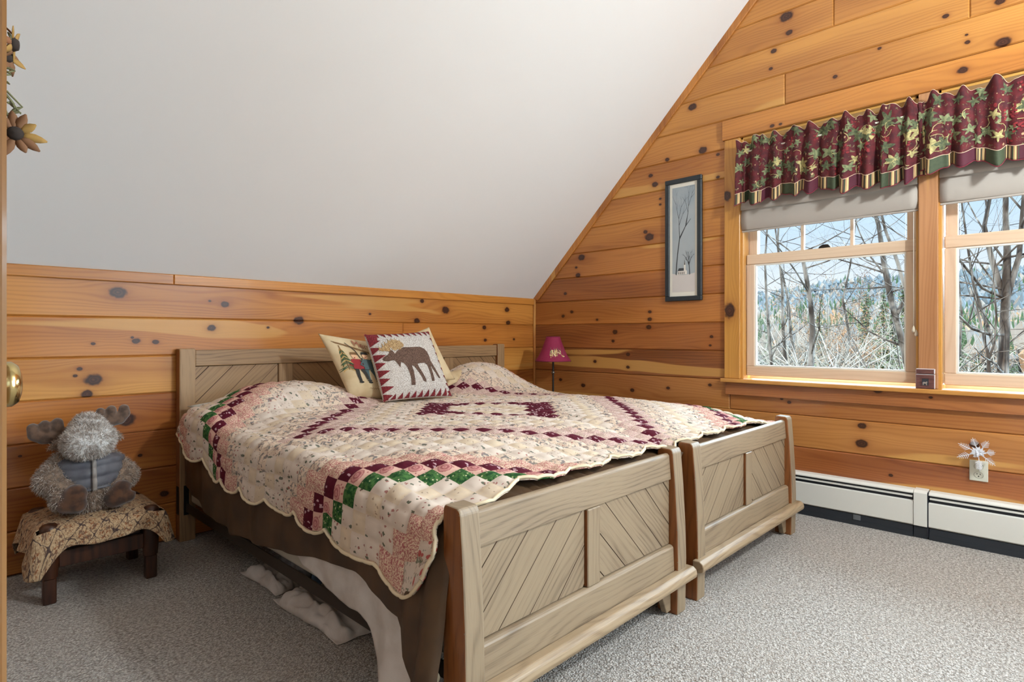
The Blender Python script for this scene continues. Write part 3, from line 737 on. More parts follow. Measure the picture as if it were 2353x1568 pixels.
def f_calico2(N, v):
    n = N.noise(v, 260., 1., .5, 1.); k = N.noise(v, 40., 2.)
    return N.mix(N.m('MULTIPLY', N.mr(n, .46, .56), .75), N.mix(N.mr(k, .4, .6), C(224, 202, 178), C(216, 186, 168)), C(150, 112, 108))
def f_cream(N, v):
    s = spots(N, wob(N, v), 52., .20, .05); g = spots(N, N.scl(wob(N, v), (1.3, 1, 1)), 33., .19, .04)
    c = N.mix(N.m('MULTIPLY', s, .8), CREAM, C(150, 70, 62)); return N.mix(N.m('MULTIPLY', g, .85), c, C(62, 74, 50))
def f_leaf(N, v):
    s = spots(N, wob(N, v), 30., .22, .03, (1.6, .62, 1)); t = spots(N, wob(N, v), 80., .22, .06)
    c = N.mix(N.m('MULTIPLY', t, .6), CREAM, C(140, 110, 90)); return N.mix(N.m('MULTIPLY', s, .85), c, C(84, 92, 76))
def f_beige(N, v):
    n = N.noise(v, 60., 2.); s = spots(N, wob(N, v), 60., .15, .05); return N.mix(N.m('MULTIPLY', s, .6), N.mix(n, BEIGE, C(222, 200, 162)), C(120, 88, 66))
def f_grey(N, v):
    n = N.noise(v, 55., 3., .6, .8); k = N.noise(N.scl(v, (1, 1, 1)), 85., 2., .6, 1.5); n2 = N.noise(N.scl(v, (1.1, .9, 1)), 38., 2., .5, 1.)
    c = N.mix(N.mr(n, .50, .60), C(222, 200, 172), C(132, 124, 116)); c = N.mix(N.m('MULTIPLY', N.mr(k, .60, .66), .8), c, C(150, 84, 80)); return N.mix(N.m('MULTIPLY', N.mr(n2, .64, .70), .6), c, C(92, 100, 88))
def f_floral(N, v):
    n = N.noise(v, 38., 2., .5, 1.); k = N.noise(N.scl(v, (1.2, 1, 1)), 46., 2., .5, .8); s = spots(N, v, 26., .24, .04); g = spots(N, N.scl(v, (1, 1.5, 1)), 48., .2, .05)
    c = N.mix(N.mr(n, .56, .62), CREAM, C(172, 150, 128)); c = N.mix(N.m('MULTIPLY', N.mr(k, .60, .64), .7), c, C(70, 96, 70)); c = N.mix(N.m('MULTIPLY', g, .6), c, C(110, 112, 98)); return N.mix(N.m('MULTIPLY', s, .85), c, C(186, 62, 60))
QM = {}
for nm, fn in (('burg', f_burg), ('rose', f_rose), ('green', f_green), ('calico', f_calico), ('calico2', f_calico2), ('cream', f_cream), ('leaf', f_leaf), ('beige', f_beige), ('grey', f_grey), ('floral', f_floral)):
    QM[nm] = quilt_fabric('quilt_'+nm, fn)
QN = list(QM); QI = {n: i for i, n in enumerate(QN)}
SEQ = {0: 'cream', 1: 'grey', 2: 'cream', 3: 'leaf', 6: 'calico2', 7: 'cream', 8: 'grey', 9: 'leaf', 10: 'cream', 11: 'beige', 12: 'leaf', 13: 'grey', 14: 'calico2', 15: 'calico2', 16: 'burg', 17: 'calico2', 18: 'grey', 19: 'grey', 20: 'leaf', 21: 'beige',
       22: 'leaf', 23: 'cream', 24: 'grey', 25: 'calico', 26: 'calico', 27: 'burg', 28: 'rose', 29: 'green', 30: 'cream', 31: 'beige', 32: 'cream', 33: 'cream', 34: 'calico', 35: 'calico', 36: 'floral', 37: 'floral'}
def patch(a, b):
    i, j = floor((a-QCX)/PP+.5), floor((b-QCY)/PP+.5); m, n = abs(i+j), abs(i-j)
    if m <= 5 and n <= 7:
        if m == 5 or n in (6, 7): return QI['burg']
        if m == 4 and n >= 4 or n == 5: return QI['burg'] if (i+j+n) % 2 == 0 else QI['calico']
        return QI['cream' if (m+n) % 4 else 'beige']
    k = max(m, n)
    if k in SEQ: return QI[SEQ[k]]
    return QI['floral' if k > 37 else 'calico2']
CUSP = [.99, 1.414, 1.687, 1.916, 2.144, 2.358, 2.574, 2.838, 3.06, 3.30]
def scal(t, cs, dp):
    for p, q in zip(cs[:-1], cs[1:]):
        if p <= t <= q:
            w = abs(2*(t-p)/(q-p)-1); return dp*w**2.6
    return 0
FC = [.70, .95, 1.235, 1.47, 1.70, 1.93, 2.16, 2.39, 2.62, 2.85, 3.08, 3.31, 3.54]
A0, A1, B0, B1 = .718, 3.43, 1.136, 3.215
def quilt_ab(A, B):
    rc = .27
    if A < A0+rc and B < B0+rc:                      # rounded corner
        x_, y_ = 1-(A-A0)/rc, 1-(B-B0)/rc
        A, B = A0+rc*(1-x_*sqrt(1-y_*y_/2)), B0+rc*(1-y_*sqrt(1-x_*x_/2))
    rh = .30
    if A < A0+rh and B > B1-rh:                      # and the one by the headboard
        x_, y_ = 1-(A-A0)/rh, 1-(B1-B)/rh
        A, B = A0+rh*(1-x_*sqrt(1-y_*y_/2)), B1-rh*(1-y_*sqrt(1-x_*x_/2))
    a, b = A, B; fe = .13
    wl = sm(A, A0+fe, A0); wr = sm(A, A1-fe, A1); wb = sm(B, B0+fe*1.2, B0); wt = sm(B, B1-fe, B1)
    a += wl*(scal(B, CUSP, .034) - .070*sm(B, 1.52, 1.25)) - wr*scal(B, CUSP, .034)
    bi = scal(A, FC, .036)
    if A < 1.2: bi = bi*sm(A, 1.0, 1.2) + .026*sm(A, .86, .93)*sm(A, 1.08, 1.02) - .022*sm(A, .93, .86)
    b += wb*bi - wt*scal(A, FC, .03)*.6
    # slight pull in the cloth so it does not lie dead straight
    a += .010*nz(A*2.2, B*2.0, 11.)*(1-max(wl, wr)); b += .010*nz(A*2.0, B*2.3, 17.)*(1-max(wb, wt))
    return a, b
def quilt_pt(A, B):
    a, b = quilt_ab(A, B)
    p = drape(a, b, .004, .07, .045, .011, .4)
    # puffy quilting: every patch is stitched round
    fu = ((A-QCX)/PP+.5) % 1; fv = ((B-QCY)/PP+.5) % 1
    puff = .0072*(sin(pi*fu)*sin(pi*fv))**.5 + .0014*nz(A*60, B*60, 3.)
    e = .004; p1 = drape(a+e, b, .004, .07, .045, .011, .4); p2 = drape(a, b+e, .004, .07, .045, .011, .4)
    n = (p1-p).cross(p2-p); n.normalize()
    fold = .006*sin(9*(a*.8+b)+3*nz(a*2, b*2, 9.))*sm(abs(a-2.1), .3, 1.)
    return p+n*(puff+.004)+Vector((0, 0, fold if a > XL else 0))
ST = PP/6
def axis_lines(c, lo, hi):
    k0 = int(math.ceil((lo-c+PP/2)/ST)); k1 = int(floor((hi-c+PP/2)/ST)); L = [c-PP/2+k*ST for k in range(k0, k1+1)]
    if L[0]-lo > 1e-4: L = [lo]+L
    if hi-L[-1] > 1e-4: L.append(hi)
    return L
AL, BL_ = axis_lines(QCX, A0, A1), axis_lines(QCY, B0, B1)
V = []; UV = []; F_ = []; MI = []; CELL = []
for B in BL_:
    for A in AL:
        V.append(quilt_pt(A, B)); UV.append((A, B))
na = len(AL)
for j in range(len(BL_)-1):
    for i in range(na-1):
        F_.append([j*na+i, j*na+i+1, (j+1)*na+i+1, (j+1)*na+i])
        a, b = (AL[i]+AL[i+1])/2, (BL_[j]+BL_[j+1])/2; MI.append(patch(a, b))
        ci, cj = floor((a-QCX)/PP+.5), floor((b-QCY)/PP+.5)
        for di, dj in ((0, 0), (1, 0), (1, 1), (0, 1)):
            CELL.append(((AL[i+di]-QCX)/PP+.5-ci, (BL_[j+dj]-QCY)/PP+.5-cj))
quilt = mk('patchwork_quilt', V, F_, [QM[n] for n in QN], None, True, MI, UV, CELL)
solid(quilt, .008, -1)
tag(quilt, 'scalloped patchwork quilt with burgundy rings draped over both beds', 'quilt')
nb = len(BL_)
ring = [0*na+i for i in range(na)]+[j*na+na-1 for j in range(1, nb)]+[(nb-1)*na+i for i in range(na-2, -1, -1)]+[j*na for j in range(nb-2, 0, -1)]
bp = [V[k] for k in ring]; bp.append(bp[0])
VF().tube(bp, .0055, 6, 0, False).make('binding', mat('quilt_binding', C(226, 206, 172), .8), quilt)

# ---------------- cushions
def cushion(corners, T, pinch=.06):
    """corners TL, TR, BR, BL; returns fn(u, v, side) with u, v in -1..1"""
    TL_, TR2, BR, BL = [Vector(c) for c in corners]
    nrm = ((TR2-TL_).cross(BL-TL_)).normalized()
    if nrm.y > 0: nrm = -nrm
    def fn(u, v, s=1, off=0.):
        uu = u*(1-pinch*(1-v*v)*abs(u)**3); vv = v*(1-pinch*(1-u*u)*abs(v)**3)
        p = TL_.lerp(TR2, (uu+1)/2).lerp(BL.lerp(BR, (uu+1)/2), (1-vv)/2)
        h = T*max(0, (1-u**4)*(1-v**4))**.55*(.8+.2*(1-u*u)*(1-v*v))
        return p+nrm*(s*h+off)
    fn.n = nrm; return fn
def make_cushion(name, fn, m_front, m_back, label, cat, group=None, n=28, pw=.5):
    def gr(t): t = 2*t-1; return math.copysign(1-(1-abs(t))**1.35, t)
    vf = VF()
    vf.grid(lambda i, j: fn(gr(i), gr(j), 1), n, n, 0); vf.grid(lambda i, j: fn(gr(1-i), gr(j), -1), n, n, 1)
    o = vf.make(name, [m_front, m_back]); 
    bm = bmesh.new(); bm.from_mesh(o.data); bmesh.ops.remove_doubles(bm, verts=bm.verts[:], dist=.0006); bmesh.ops.recalc_face_normals(bm, faces=bm.faces[:]); bm.to_mesh(o.data); bm.free()
    return tag(o, label, cat, group)
M_case_l = mat('pillowcase_grey', C(196, 196, 188), .8)
# bed pillows under the quilt
for (cx, w, lb, zc, dz) in ((1.355, .40, 'pale pillow under the quilt, its corner showing by the headboard post', .694, .040), (2.73, .34, 'bed pillow hidden under the quilt on the window side bed', .71, .055)):
    fn = cushion([(cx-w, 3.20, zc), (cx+w, 3.20, zc), (cx+w, 2.78, zc-.03), (cx-w, 2.78, zc-.03)], dz, .05)
    make_cushion('bed_pillow', fn, M_case_l, M_case_l, lb, 'pillow', 'bed pillows', 20)
def linen(name, c, c2=None, sc=500.):
    def b(N):
        v = N.obj(); n = N.noise(v, sc, 1.); k = N.noise(v, 12., 3.)
        return {'Base Color': N.mix(N.mr(k, .35, .7), c, c2 or c), 'Normal': N.bump(n, .3, .0008)}
    return mat(name, rough=.85, build=b)
M_tan = linen('tan_linen', C(214, 192, 154), C(198, 172, 132))
def _hook(N):
    v = N.obj(); vo = N.vor(N.scl(v, (1, 1, 1)), 190.); k = N.noise(v, 14., 2.)
    c = N.mix(N.mr(vo, .15, .7), C(226, 220, 212), C(176, 164, 154)); return {'Base Color': N.mix(N.mr(k, .4, .7, 0., .3), c, C(206, 194, 182)), 'Normal': N.bump(N.m('SUBTRACT', 1., vo), .8, .003)}
def hooked(name, c1, c2):
    def b(N):
        v = N.obj(); vo = N.vor(v, 190.); return {'Base Color': N.mix(N.mr(vo, .15, .7), c1, c2), 'Normal': N.bump(N.m('SUBTRACT', 1., vo), .8, .003)}
    return mat(name, rough=.9, build=b)
M_hook = mat('hooked_wool', rough=.92, build=_hook)
M_hred, M_hbrown, M_hant = hooked('hooked_red', C(146, 40, 44), C(100, 22, 30)), hooked('hooked_brown', C(120, 92, 76), C(80, 56, 44)), hooked('hooked_antler', C(206, 176, 128), C(146, 112, 74))
# carolers cushion
cor = [ony(731, 767, 2.93), ony(912, 792, 2.97), ony(935, 925, 2.76), ony(806, 917, 2.80)]
fnc = cushion(cor, .060)
pc = make_cushion('carolers_cushion', fnc, M_tan, M_tan, 'tan cushion printed with two carolers and a fir tree', 'cushion', 'throw cushions on the quilt')
# plain cream cushion behind the moose one
cor3 = [ony(862, 790, 2.93), ony(986, 752, 2.93), ony(1046, 872, 2.80), ony(905, 905, 2.80)]
make_cushion('cream_cushion', cushion(cor3, .045), M_tan, M_tan, 'plain cream cushion mostly hidden behind the moose cushion', 'cushion', 'throw cushions on the quilt', 20)
cor4 = [ony(985, 868, 2.98), ony(1078, 846, 2.98), ony(1050, 878, 2.84), ony(990, 905, 2.84)]
make_cushion('cream_cushion', cushion(cor4, .025), M_tan, M_tan, 'small flat cream cushion lying to the right of the moose cushion', 'cushion', 'throw cushions on the quilt', 14)
# moose cushion
corm = [ony(836, 770, 2.83), ony(984, 762, 2.83), ony(1038, 912, 2.66), ony(880, 924, 2.68)]
fnm = cushion(corm, .062, .03)
pm = make_cushion('moose_cushion', fnm, M_hook, M_tan, 'hooked white cushion with a brown moose and red triangle border', 'cushion', 'throw cushions on the quilt')
def uvm(u, v): return fnm(u, v, 1, .0018)
tri = []
for i in range(9):
    t = lerp(-.92, .92, i/8); h = .22; w = .105
    tri.append([(-.985, t-w), (-.985+h+.06*(i % 2), t+.04), (-.985, t+w)][::-1])
    tri.append([(.985, t-w*.8), (.985, t+w*.8), (.985-.14, t+.05)][::-1])
for i in range(11):
    t = lerp(-.95, .93, i/10)
    tri.append([(t-.07, .985), (t+.09, .985), (t+.06, .985-.17)][::-1])
    tri.append([(t-.07, -.985), (t+.08, -.985), (t+.07, -.985+.13+.10*(i/10))])
tri.append([(-.985, .985), (-.985, .66), (-.80, .68), (-.70, .985)])
motif('red_triangles', tri, uvm, M_hred, pm, .05)
body = [(-.46, .28), (-.38, .36), (-.30, .40), (-.22, .44), (-.14, .46), (-.02, .45), (.10, .45), (.24, .45), (.36, .44), (.46, .38), (.52, .28), (.54, .14), (.53, .02), (.60, -.20), (.66, -.40), (.685, -.50), (.635, -.50), (.60, -.42), (.53, -.26), (.47, -.12), (.475, -.28), (.47, -.50), (.46, -.58), (.38, -.58),
        (.385, -.48), (.39, -.30), (.37, -.10), (.30, -.04), (.16, -.05), (.08, -.06), (.10, -.16), (.16, -.34), (.21, -.52), (.20, -.60), (.12, -.56), (.11, -.46), (.03, -.26), (-.04, -.12), (-.10, -.10), (-.09, -.26), (-.11, -.48), (-.13, -.66), (-.25, -.66), (-.22, -.50), (-.22, -.30), (-.24, -.12), (-.30, -.02), (-.37, .02), (-.40, -.05), (-.43, -.14), (-.47, -.02), (-.52, .08),
        (-.58, .10), (-.68, .08), (-.78, .10), (-.82, .16), (-.78, .22), (-.66, .27), (-.60, .33), (-.62, .40), (-.56, .42), (-.50, .38)]
motif('moose_motif', [body], uvm, M_hbrown, pm, .06)
ant = []
for cx, cy, r in ((-.66, .47, .075), (-.75, .45, .05), (-.57, .54, .07), (-.48, .60, .085), (-.38, .62, .09), (-.28, .60, .085), (-.20, .55, .075), (-.42, .50, .10), (-.30, .50, .09), (-.60, .44, .06)): ant.append(disc(cx, cy, r, 8, r*1.3))
for cx, cy in ((-.80, .52), (-.70, .60), (-.62, .66), (-.50, .73), (-.40, .75), (-.29, .74), (-.19, .68)): ant.append([(cx-.035, cy-.10), (cx+.035, cy-.10), (cx-.01, cy+.05)])
motif('antler_motif', ant, lambda u, v: fnm(u, v, 1, .0024), M_hant, pm, .06)
# carolers print
def uvc(u, v): return fnc(u, v, 1, .0012)
PAL = [mat('print_'+n, C(*c), .85) for n, c in (('green', (62, 84, 52)), ('dark', (46, 44, 40)), ('red', (150, 40, 44)), ('skin', (222, 176, 138)), ('blue', (78, 96, 98)), ('brown', (120, 86, 52)), ('lettering', (150, 74, 56)), ('straw', (196, 158, 96)))]
pol, mi = [], []
def pr(p, m): pol.append([(q[0]-.27 if q[0] < .40 else q[0]-.20, q[1]) for q in p]); mi.append(m)
rd = random.Random(4)
for i in range(16):                                       # fir tree
    y = lerp(.50, -.12, i/15); w = lerp(.05, .22, i/15); x = -.52
    for s in (-1, 1): pr(stroke([(x, y), (x+s*w*.6, y-.05-.03*rd.random()), (x+s*w*rd.uniform(.6, 1.1), y-.10-.04*rd.random())], [.016, .03, .008]), 0 if i % 3 else 7)
pr(stroke([(-.52, .60), (-.52, -.16)], .022), 5)
for x0, c, c2, dy in ((-.26, 2, 1, 0), (.02, 4, 4, .02)):   # two figures
    pr(disc(x0, .25+dy, .080, 10, .095), 3); pr([(x0-.10, .30+dy), (x0+.10, .30+dy), (x0+.07, .38+dy), (x0-.07, .38+dy)], 5 if c == 2 else 1); pr(disc(x0-.015, .20+dy, .02, 6, .018), 2)
    pr([(x0-.12, .16), (x0+.12, .16), (x0+.15, -.16), (x0-.14, -.16)], c)
    pr(stroke([(x0-.10, .12), (x0-.20, -.02), (x0-.06, -.08)], .055), c); pr(stroke([(x0+.10, .12), (x0+.22, .02), (x0+.16, .20)], .055), 1)
    pr(stroke([(x0-.07, -.15), (x0-.09, -.36), (x0-.08, -.52)], [.11, .09, .08]), c2); pr(stroke([(x0+.07, -.15), (x0+.13, -.32), (x0+.15, -.46)], [.11, .09, .08]), c2)
    pr(disc(x0-.07, -.55, .07, 8, .032), 1); pr(disc(x0+.18, -.50, .07, 8, .032), 1)
pr(disc(-.13, .05, .06, 8), 2); pr(disc(-.02, -.02, .05, 8), 2)
for k in range(3): pr(stroke([(-.62+.03*k, .74-.03*k), (-.2, .56-.02*k), (.35, .36-.03*k)], .018), 5)   # skis or poles over the shoulder
pr(stroke([(-.34, .70), (-.18, .44), (-.12, .20)], .02), 1)
for k in range(10): pr(stroke([(.42+.05*rd.random(), .30-.09*k), (.56, .22-.09*k), (.66, .34-.09*k)], .03), [1, 0, 5][k % 3])
pr(disc(.46, .44, .09, 8, .06), 0)
sig = [(lerp(-.12, .42, i/26), -.74+.022*sin(i*1.9)+.006*sin(i*.7)) for i in range(27)]
pr(stroke(sig, .010), 5)
motif('carolers_print', pol, uvc, PAL, pc, .05, mi, lift=fnc.n*2)
def text_polys(body, size=1.):
    cu = bpy.data.curves.new('t', 'FONT'); cu.body = body; cu.size = size; o = bpy.data.objects.new('t', cu); COL.objects.link(o)
    dg = bpy.context.evaluated_depsgraph_get(); me = bpy.data.meshes.new_from_object(o.evaluated_get(dg)); COL.objects.unlink(o)
    return [[(me.vertices[i].co.x, me.vertices[i].co.y) for i in p.vertices] for p in me.polygons]
tp = [[(-.42+p[0]*.9+.0*p[1], .60+p[1]*1.5-.25*p[0]) for p in q] for q in text_polys('Merry C', .22)]
motif('lettering', tp, lambda u, v: fnc(u, v, 1, .0075), PAL[6], pc, .05)

# ---------------- things hanging and lying under the near bed
M_wcot = linen('white_cotton', C(216, 206, 198), C(200, 188, 178), 300.)
def skirt_pt(u, v):
    y = lerp(1.21, 2.10, u)
    zt = .37; zb = interp(y, [1.2, 1.38, 1.45, 1.49, 1.52, 1.56, 1.69, 1.86, 2.0, 2.1], [.05, .05, .075, .12, .185, .204, .204, .236, .27, .30])
    zb += .006*sin(y*41)
    z = lerp(zt, zb, v); lo = max(0, .20-z)
    x = .958-.010*sm(v, .0, .3)-.035*sm(y, 1.54, 1.36)*sm(lo, 0, .16)+.006*sin(y*38+v*2)+.012*nz(y*9, v*2, 3.)*v
    return Vector((x, y, z))
o = tag(VF().grid(skirt_pt, 70, 26).make('dust_ruffle', M_wcot), 'pinkish white dust ruffle hanging below the brown sheet', 'bed skirt'); solid(o, .002)
def crumple(cx, cy, lx, ly, h, seed):
    def f(u, v):
        x, y = (u-.5)*2, (v-.5)*2; r = min(1, hypot(x, y)**3)
        k = (1+.25*nz(atan2(y, x)*1.3+9, seed, 0.)); e = max(0, 1-(x**4+y**4))**.5
        z = h*e*(.55+.75*abs(nz(x*2.1+seed, y*2.4, seed)))+.012*e*sin(9*x+4*nz(x*2, y*2, seed))
        return Vector((cx+x*lx*k, cy+y*ly*k, .004+max(0, z)))
    return f
o = tag(VF().grid(crumple(1.085, 2.03, .09, .24, .075, 3.1), 40, 60).make('crumpled_sheet', M_wcot), 'crumpled off white sheet lying on carpet under the rail', 'sheet'); solid(o, .002)
o = tag(VF().grid(crumple(1.08, 2.46, .07, .16, .05, 7.7), 20, 30).make('white_cloth', M_wcot), 'sliver of white cloth on carpet near the headboard end of the rail', 'cloth'); solid(o, .002)
M_denim = linen('denim', C(96, 116, 138), C(70, 88, 110), 600.)
o = tag(VF().grid(crumple(1.22, 2.20, .06, .12, .15, 5.2), 26, 30).make('folded_jeans', M_denim), 'bit of blue denim stuffed behind the bed rail', 'jeans'); solid(o, .002)
M_cardb = linen('grey_linen', C(150, 148, 150), C(126, 124, 126), 300.)
o = tag(VF().grid(crumple(1.20, 2.46, .07, .12, .13, 1.4), 26, 30).make('folded_blanket', M_cardb), 'grey blanket stuffed behind the bed rail beside the denim', 'blanket'); solid(o, .002)
tag(box('storage_box', 1.32, 2.0, 1.5, 2.75, .002, .115, linen('dark_card', C(74, 66, 58)), None, .01), 'low dark box pushed far under the beds', 'box')
def rag(u, v):
    z = lerp(.05, .285, v); w = .018+.03*sin(pi*min(1, v*1.1))
    return Vector((.925-.022*sin(pi*u)+.006*sin(v*17), 1.145+.012+w*1.5*u+.006*sin(v*31+u*5), z+.02*sin(u*3+1)*v))
o = tag(VF().grid(rag, 10, 30).make('torn_rag', linen('ivory_cloth', C(232, 220, 190), C(222, 206, 172), 300.)), 'torn ivory rag poking out beside the near foot post', 'rag'); solid(o, .002)
o = tag(VF().grid(crumple(3.02, 1.28, .07, .07, .07, 2.2), 16, 16).make('plastic_bag', mat('bag_plastic', C(176, 188, 200), .3)), 'pale crumpled plastic bag under the far footboard corner', 'bag'); solid(o, .001)
# ================================================================== SMALL FURNITURE
# ---------------- footstool
M_walnut = mat('dark_walnut', rough=.38, build=lambda N: {'Base Color': N.mix(N.mr(N.noise(N.scl(N.obj(), (40, 40, 6)), 1., 3.), .3, .7), C(74, 40, 22), C(44, 22, 12))})
def _tapestry(N):
    u = N.uv('UVMap'); x, y, z = N.sep(u); s = 2*pi/.075
    n = N.noise(u, 26., 2.)
    a = N.m('ABSOLUTE', N.m('ADD', N.m('SINE', N.m('ADD', N.m('MULTIPLY', x, s), N.m('MULTIPLY', n, 3.4))), N.m('SINE', N.m('ADD', N.m('MULTIPLY', y, s), N.m('MULTIPLY', n, 2.8)))))
    line = N.mr(a, .13, .05)
    fl = N.m('MULTIPLY_ADD', N.m('SINE', N.m('MULTIPLY', a, 7.)), .5, .5); k = N.noise(u, 120., 2., .7)
    c = N.mix(N.mr(N.noise(u, 190., 2., .7), .4, .6), C(198, 170, 134), C(168, 136, 102))
    c = N.mix(N.m('MULTIPLY', N.mr(k, .50, .58), N.mr(a, .7, 1.3)), c, C(140, 86, 50)); c = N.mix(N.m('MULTIPLY', N.mr(N.noise(u, 70., 3., .65, 1.4), .53, .58), .8), c, C(92, 66, 54))
    return {'Base Color': N.mix(N.m('MULTIPLY', line, .9), c, C(56, 38, 42)), 'Normal': N.bump(N.noise(u, 700., 1.), .3, .0008)}
M_tap = mat('floral_tapestry', rough=.9, build=_tapestry)
SX0, SX1, SY0, SY1 = .335, .752, 2.852, 3.222
stool = tag(empty('footstool', ((SX0+SX1)/2, (SY0+SY1)/2, 0)), 'low wooden footstool draped with a brown floral cloth, the toy moose on it', 'footstool')
for a in (SX0+.008, SX1-.062):
    for b in (SY0+.006, SY1-.060):
        prism('leg', [(a+.006, b+.006), (a+.048, b+.006), (a+.048, b+.048), (a+.006, b+.048)], 'z', 0, .1, M_walnut, stool, .004)
        vf = VF(); c = (a+.027, b+.027)
        vf.lathe([(.0275, .1005), (.031, .14), (.032, .24), (.034, .285), (.031, .300), (.022, .309), (.0, .312)], 16, (c[0], c[1], 0)); vf.make('leg_top', M_walnut, stool)
for nm, q in (('apron', (SX0+.063, SX1-.063, SY0+.020, SY0+.040)), ('apron', (SX0+.063, SX1-.063, SY1-.04, SY1-.02)), ('apron', (SX0+.018, SX0+.036, SY0+.062, SY1-.062)), ('apron', (SX1-.036, SX1-.018, SY0+.062, SY1-.062))):
    box(nm, *q, .135, .20, M_walnut, stool, .003)
box('seat_frame', SX0+.064, SX1-.064, SY0+.042, SY1-.042, .17, .285, M_walnut, stool, .01)
cxs, cys, hx, hy = (SX0+SX1)/2, (SY0+SY1)/2, (SX1-SX0)/2, (SY1-SY0)/2
def skirt_len(x, y):
    """how far the cloth hangs at edge point"""
    u, v = (x-cxs)/hx, (y-cys)/hy
    c = (abs(u)*abs(v))**6                      # corners hang lower
    return .095+.085*c*(1 if u < 0 else .55) + .020*sin(x*23+1)*(1-c) - .035*exp(-((u-.25)/.45)**2)*(v < -.9)
vs = []; fs = []; us = []; NG = 44
def cloth(u, v):
    ext = 1.36; x, y = u*ext, v*ext
    cx_, cy_ = max(-1, min(1, x)), max(-1, min(1, y)); dx, dy = x-cx_, y-cy_
    px, py = cxs+cx_*hx, cys+cy_*hy; d = hypot(dx, dy)/(ext-1); d = min(1, d)
    dome = .036*max(0, (1-cx_**2)*(1-cy_**2))**.6
    z = .292+dome
    if d > 0:
        L = skirt_len(px, py); l = hypot(dx, dy); ox, oy = dx/l, dy/l
        s = d*L; out = .014*(1-exp(-s/.012))+.022*d*(.5+.5*sin(px*47+py*41))+.012*d
        px += ox*out; py += oy*out; z -= max(0, s-.006)*.98
    return Vector((px, min(py, YN-.006), z))
for j in range(NG*2+1):
    for i in range(NG*2+1):
        u, v = i/NG-1, j/NG-1; vs.append(cloth(u, v)); us.append((u*hx*1.36, v*hy*1.36))
W1 = NG*2+1
for j in range(NG*2):
    for i in range(NG*2):
        u, v = (i+.5)/NG-1, (j+.5)/NG-1; x, y = abs(u*1.36), abs(v*1.36)
        if x > .985-.135 and x < 1.01 and y > .985-.15 and y < 1.01: continue      # holes for the leg tops
        fs.append([j*W1+i, j*W1+i+1, (j+1)*W1+i+1, (j+1)*W1+i])
cl = mk('cloth_cover', vs, fs, M_tap, stool, True, None, us); solid(cl, .003, 0)
crd = []
for k in range(80):
    a = k/80*4; sd = int(a); t = (a % 1)*2-1
    p = [(t, -1), (1, t), (-t, 1), (-1, -t)][sd]; q = cloth(p[0]/1.36, p[1]/1.36)
    crd.append(q+Vector((p[0]*.003, p[1]*.003, .002)))
crd.append(crd[0]); 

# ---------------- toy moose
M_fur = mat('moose_fur', rough=.95, build=lambda N: {'Base Color': N.mix(N.mr(N.noise(N.obj(), 60., 3.), .3, .7), C(148, 124, 104), C(112, 92, 78))}, Sheen_Weight=.4)
M_furL = mat('moose_fur_tips', rough=.95, build=lambda N: {'Base Color': N.mix(N.mr(N.noise(N.obj(), 45., 2.), .4, .6), C(202, 190, 178), C(160, 142, 128))}, Sheen_Weight=.4)
M_furH = mat('moose_head_fur', rough=.95, build=lambda N: {'Base Color': N.mix(N.mr(N.noise(N.obj(), 45., 2.), .4, .6), C(226, 222, 218), C(184, 174, 166))}, Sheen_Weight=.4)
M_felt = mat('brown_plush', rough=.9, build=lambda N: {'Base Color': N.mix(N.mr(N.noise(N.obj(), 40., 3.), .35, .65), C(104, 78, 60), C(74, 54, 42)), 'Normal': N.bump(N.noise(N.obj(), 500., 1.), .3, .001)}, Sheen_Weight=.5)
M_sole = mat('dark_plush', rough=.9, build=lambda N: {'Base Color': N.mix(N.mr(N.noise(N.obj(), 30., 3.), .35, .65), C(92, 58, 36), C(58, 36, 24))}, Sheen_Weight=.4)
M_vest = mat('grey_vest', rough=.55, build=lambda N: {'Base Color': N.mix(N.mr(N.noise(N.obj(), 20., 3.), .3, .7), C(104, 104, 110), C(84, 84, 92)), 'Normal': N.bump(N.noise(N.obj(), 60., 3.), .2, .003)})
moose = tag(empty('toy_moose', (.54, 3.03, .325)), 'grey plush toy moose in a grey vest seated on the footstool', 'toy')
def P(u, v, Y): return ony(u, v, Y)
rr = lambda px, Y=3.0: px*Y/FPX*1.02/ .985
body_caps = [(P(200, 1085, 3.03), P(200, 1125, 3.02), rr(48), rr(56)), (P(200, 1070, 3.04), P(200, 1085, 3.03), rr(40), rr(46)), (P(203, 1035, 3.03), P(200, 1070, 3.04), rr(30), rr(38)),
             (P(150, 1062, 3.02), P(118, 1105, 2.98), rr(22), rr(26)), (P(118, 1105, 2.98), P(150, 1128, 2.93), rr(26), rr(20)),
             (P(250, 1062, 3.02), P(282, 1092, 2.98), rr(22), rr(25)), (P(282, 1092, 2.98), P(262, 1118, 2.94), rr(25), rr(20)),
             (P(175, 1130, 3.0), P(148, 1146, 2.92), rr(28), rr(21)), (P(228, 1125, 3.0), P(262, 1136, 2.92), rr(28), rr(21))]
mb = blob('body', body_caps, .006, M_fur, moose, 4)
head_caps = [(P(203, 984, 3.05), P(203, 996, 3.02), rr(26), rr(32)), (P(186, 1018, 2.95), P(222, 1012, 2.95), rr(29), rr(29)), (P(190, 1022, 2.91), P(218, 1018, 2.91), rr(26), rr(26)), (P(194, 970, 3.05), P(208, 966, 3.05), rr(15), rr(13))]
mh = blob('head', head_caps, .006, M_furH, moose, 4)
def ear(a, b, r): return (P(*a, 3.04), P(*b, 3.03), rr(r), rr(4))
blob('ear', [ear((168, 1006), (116, 1030), 15)], .005, M_fur, moose, 3); blob('ear', [ear((238, 992), (276, 1006), 15)], .005, M_fur, moose, 3)
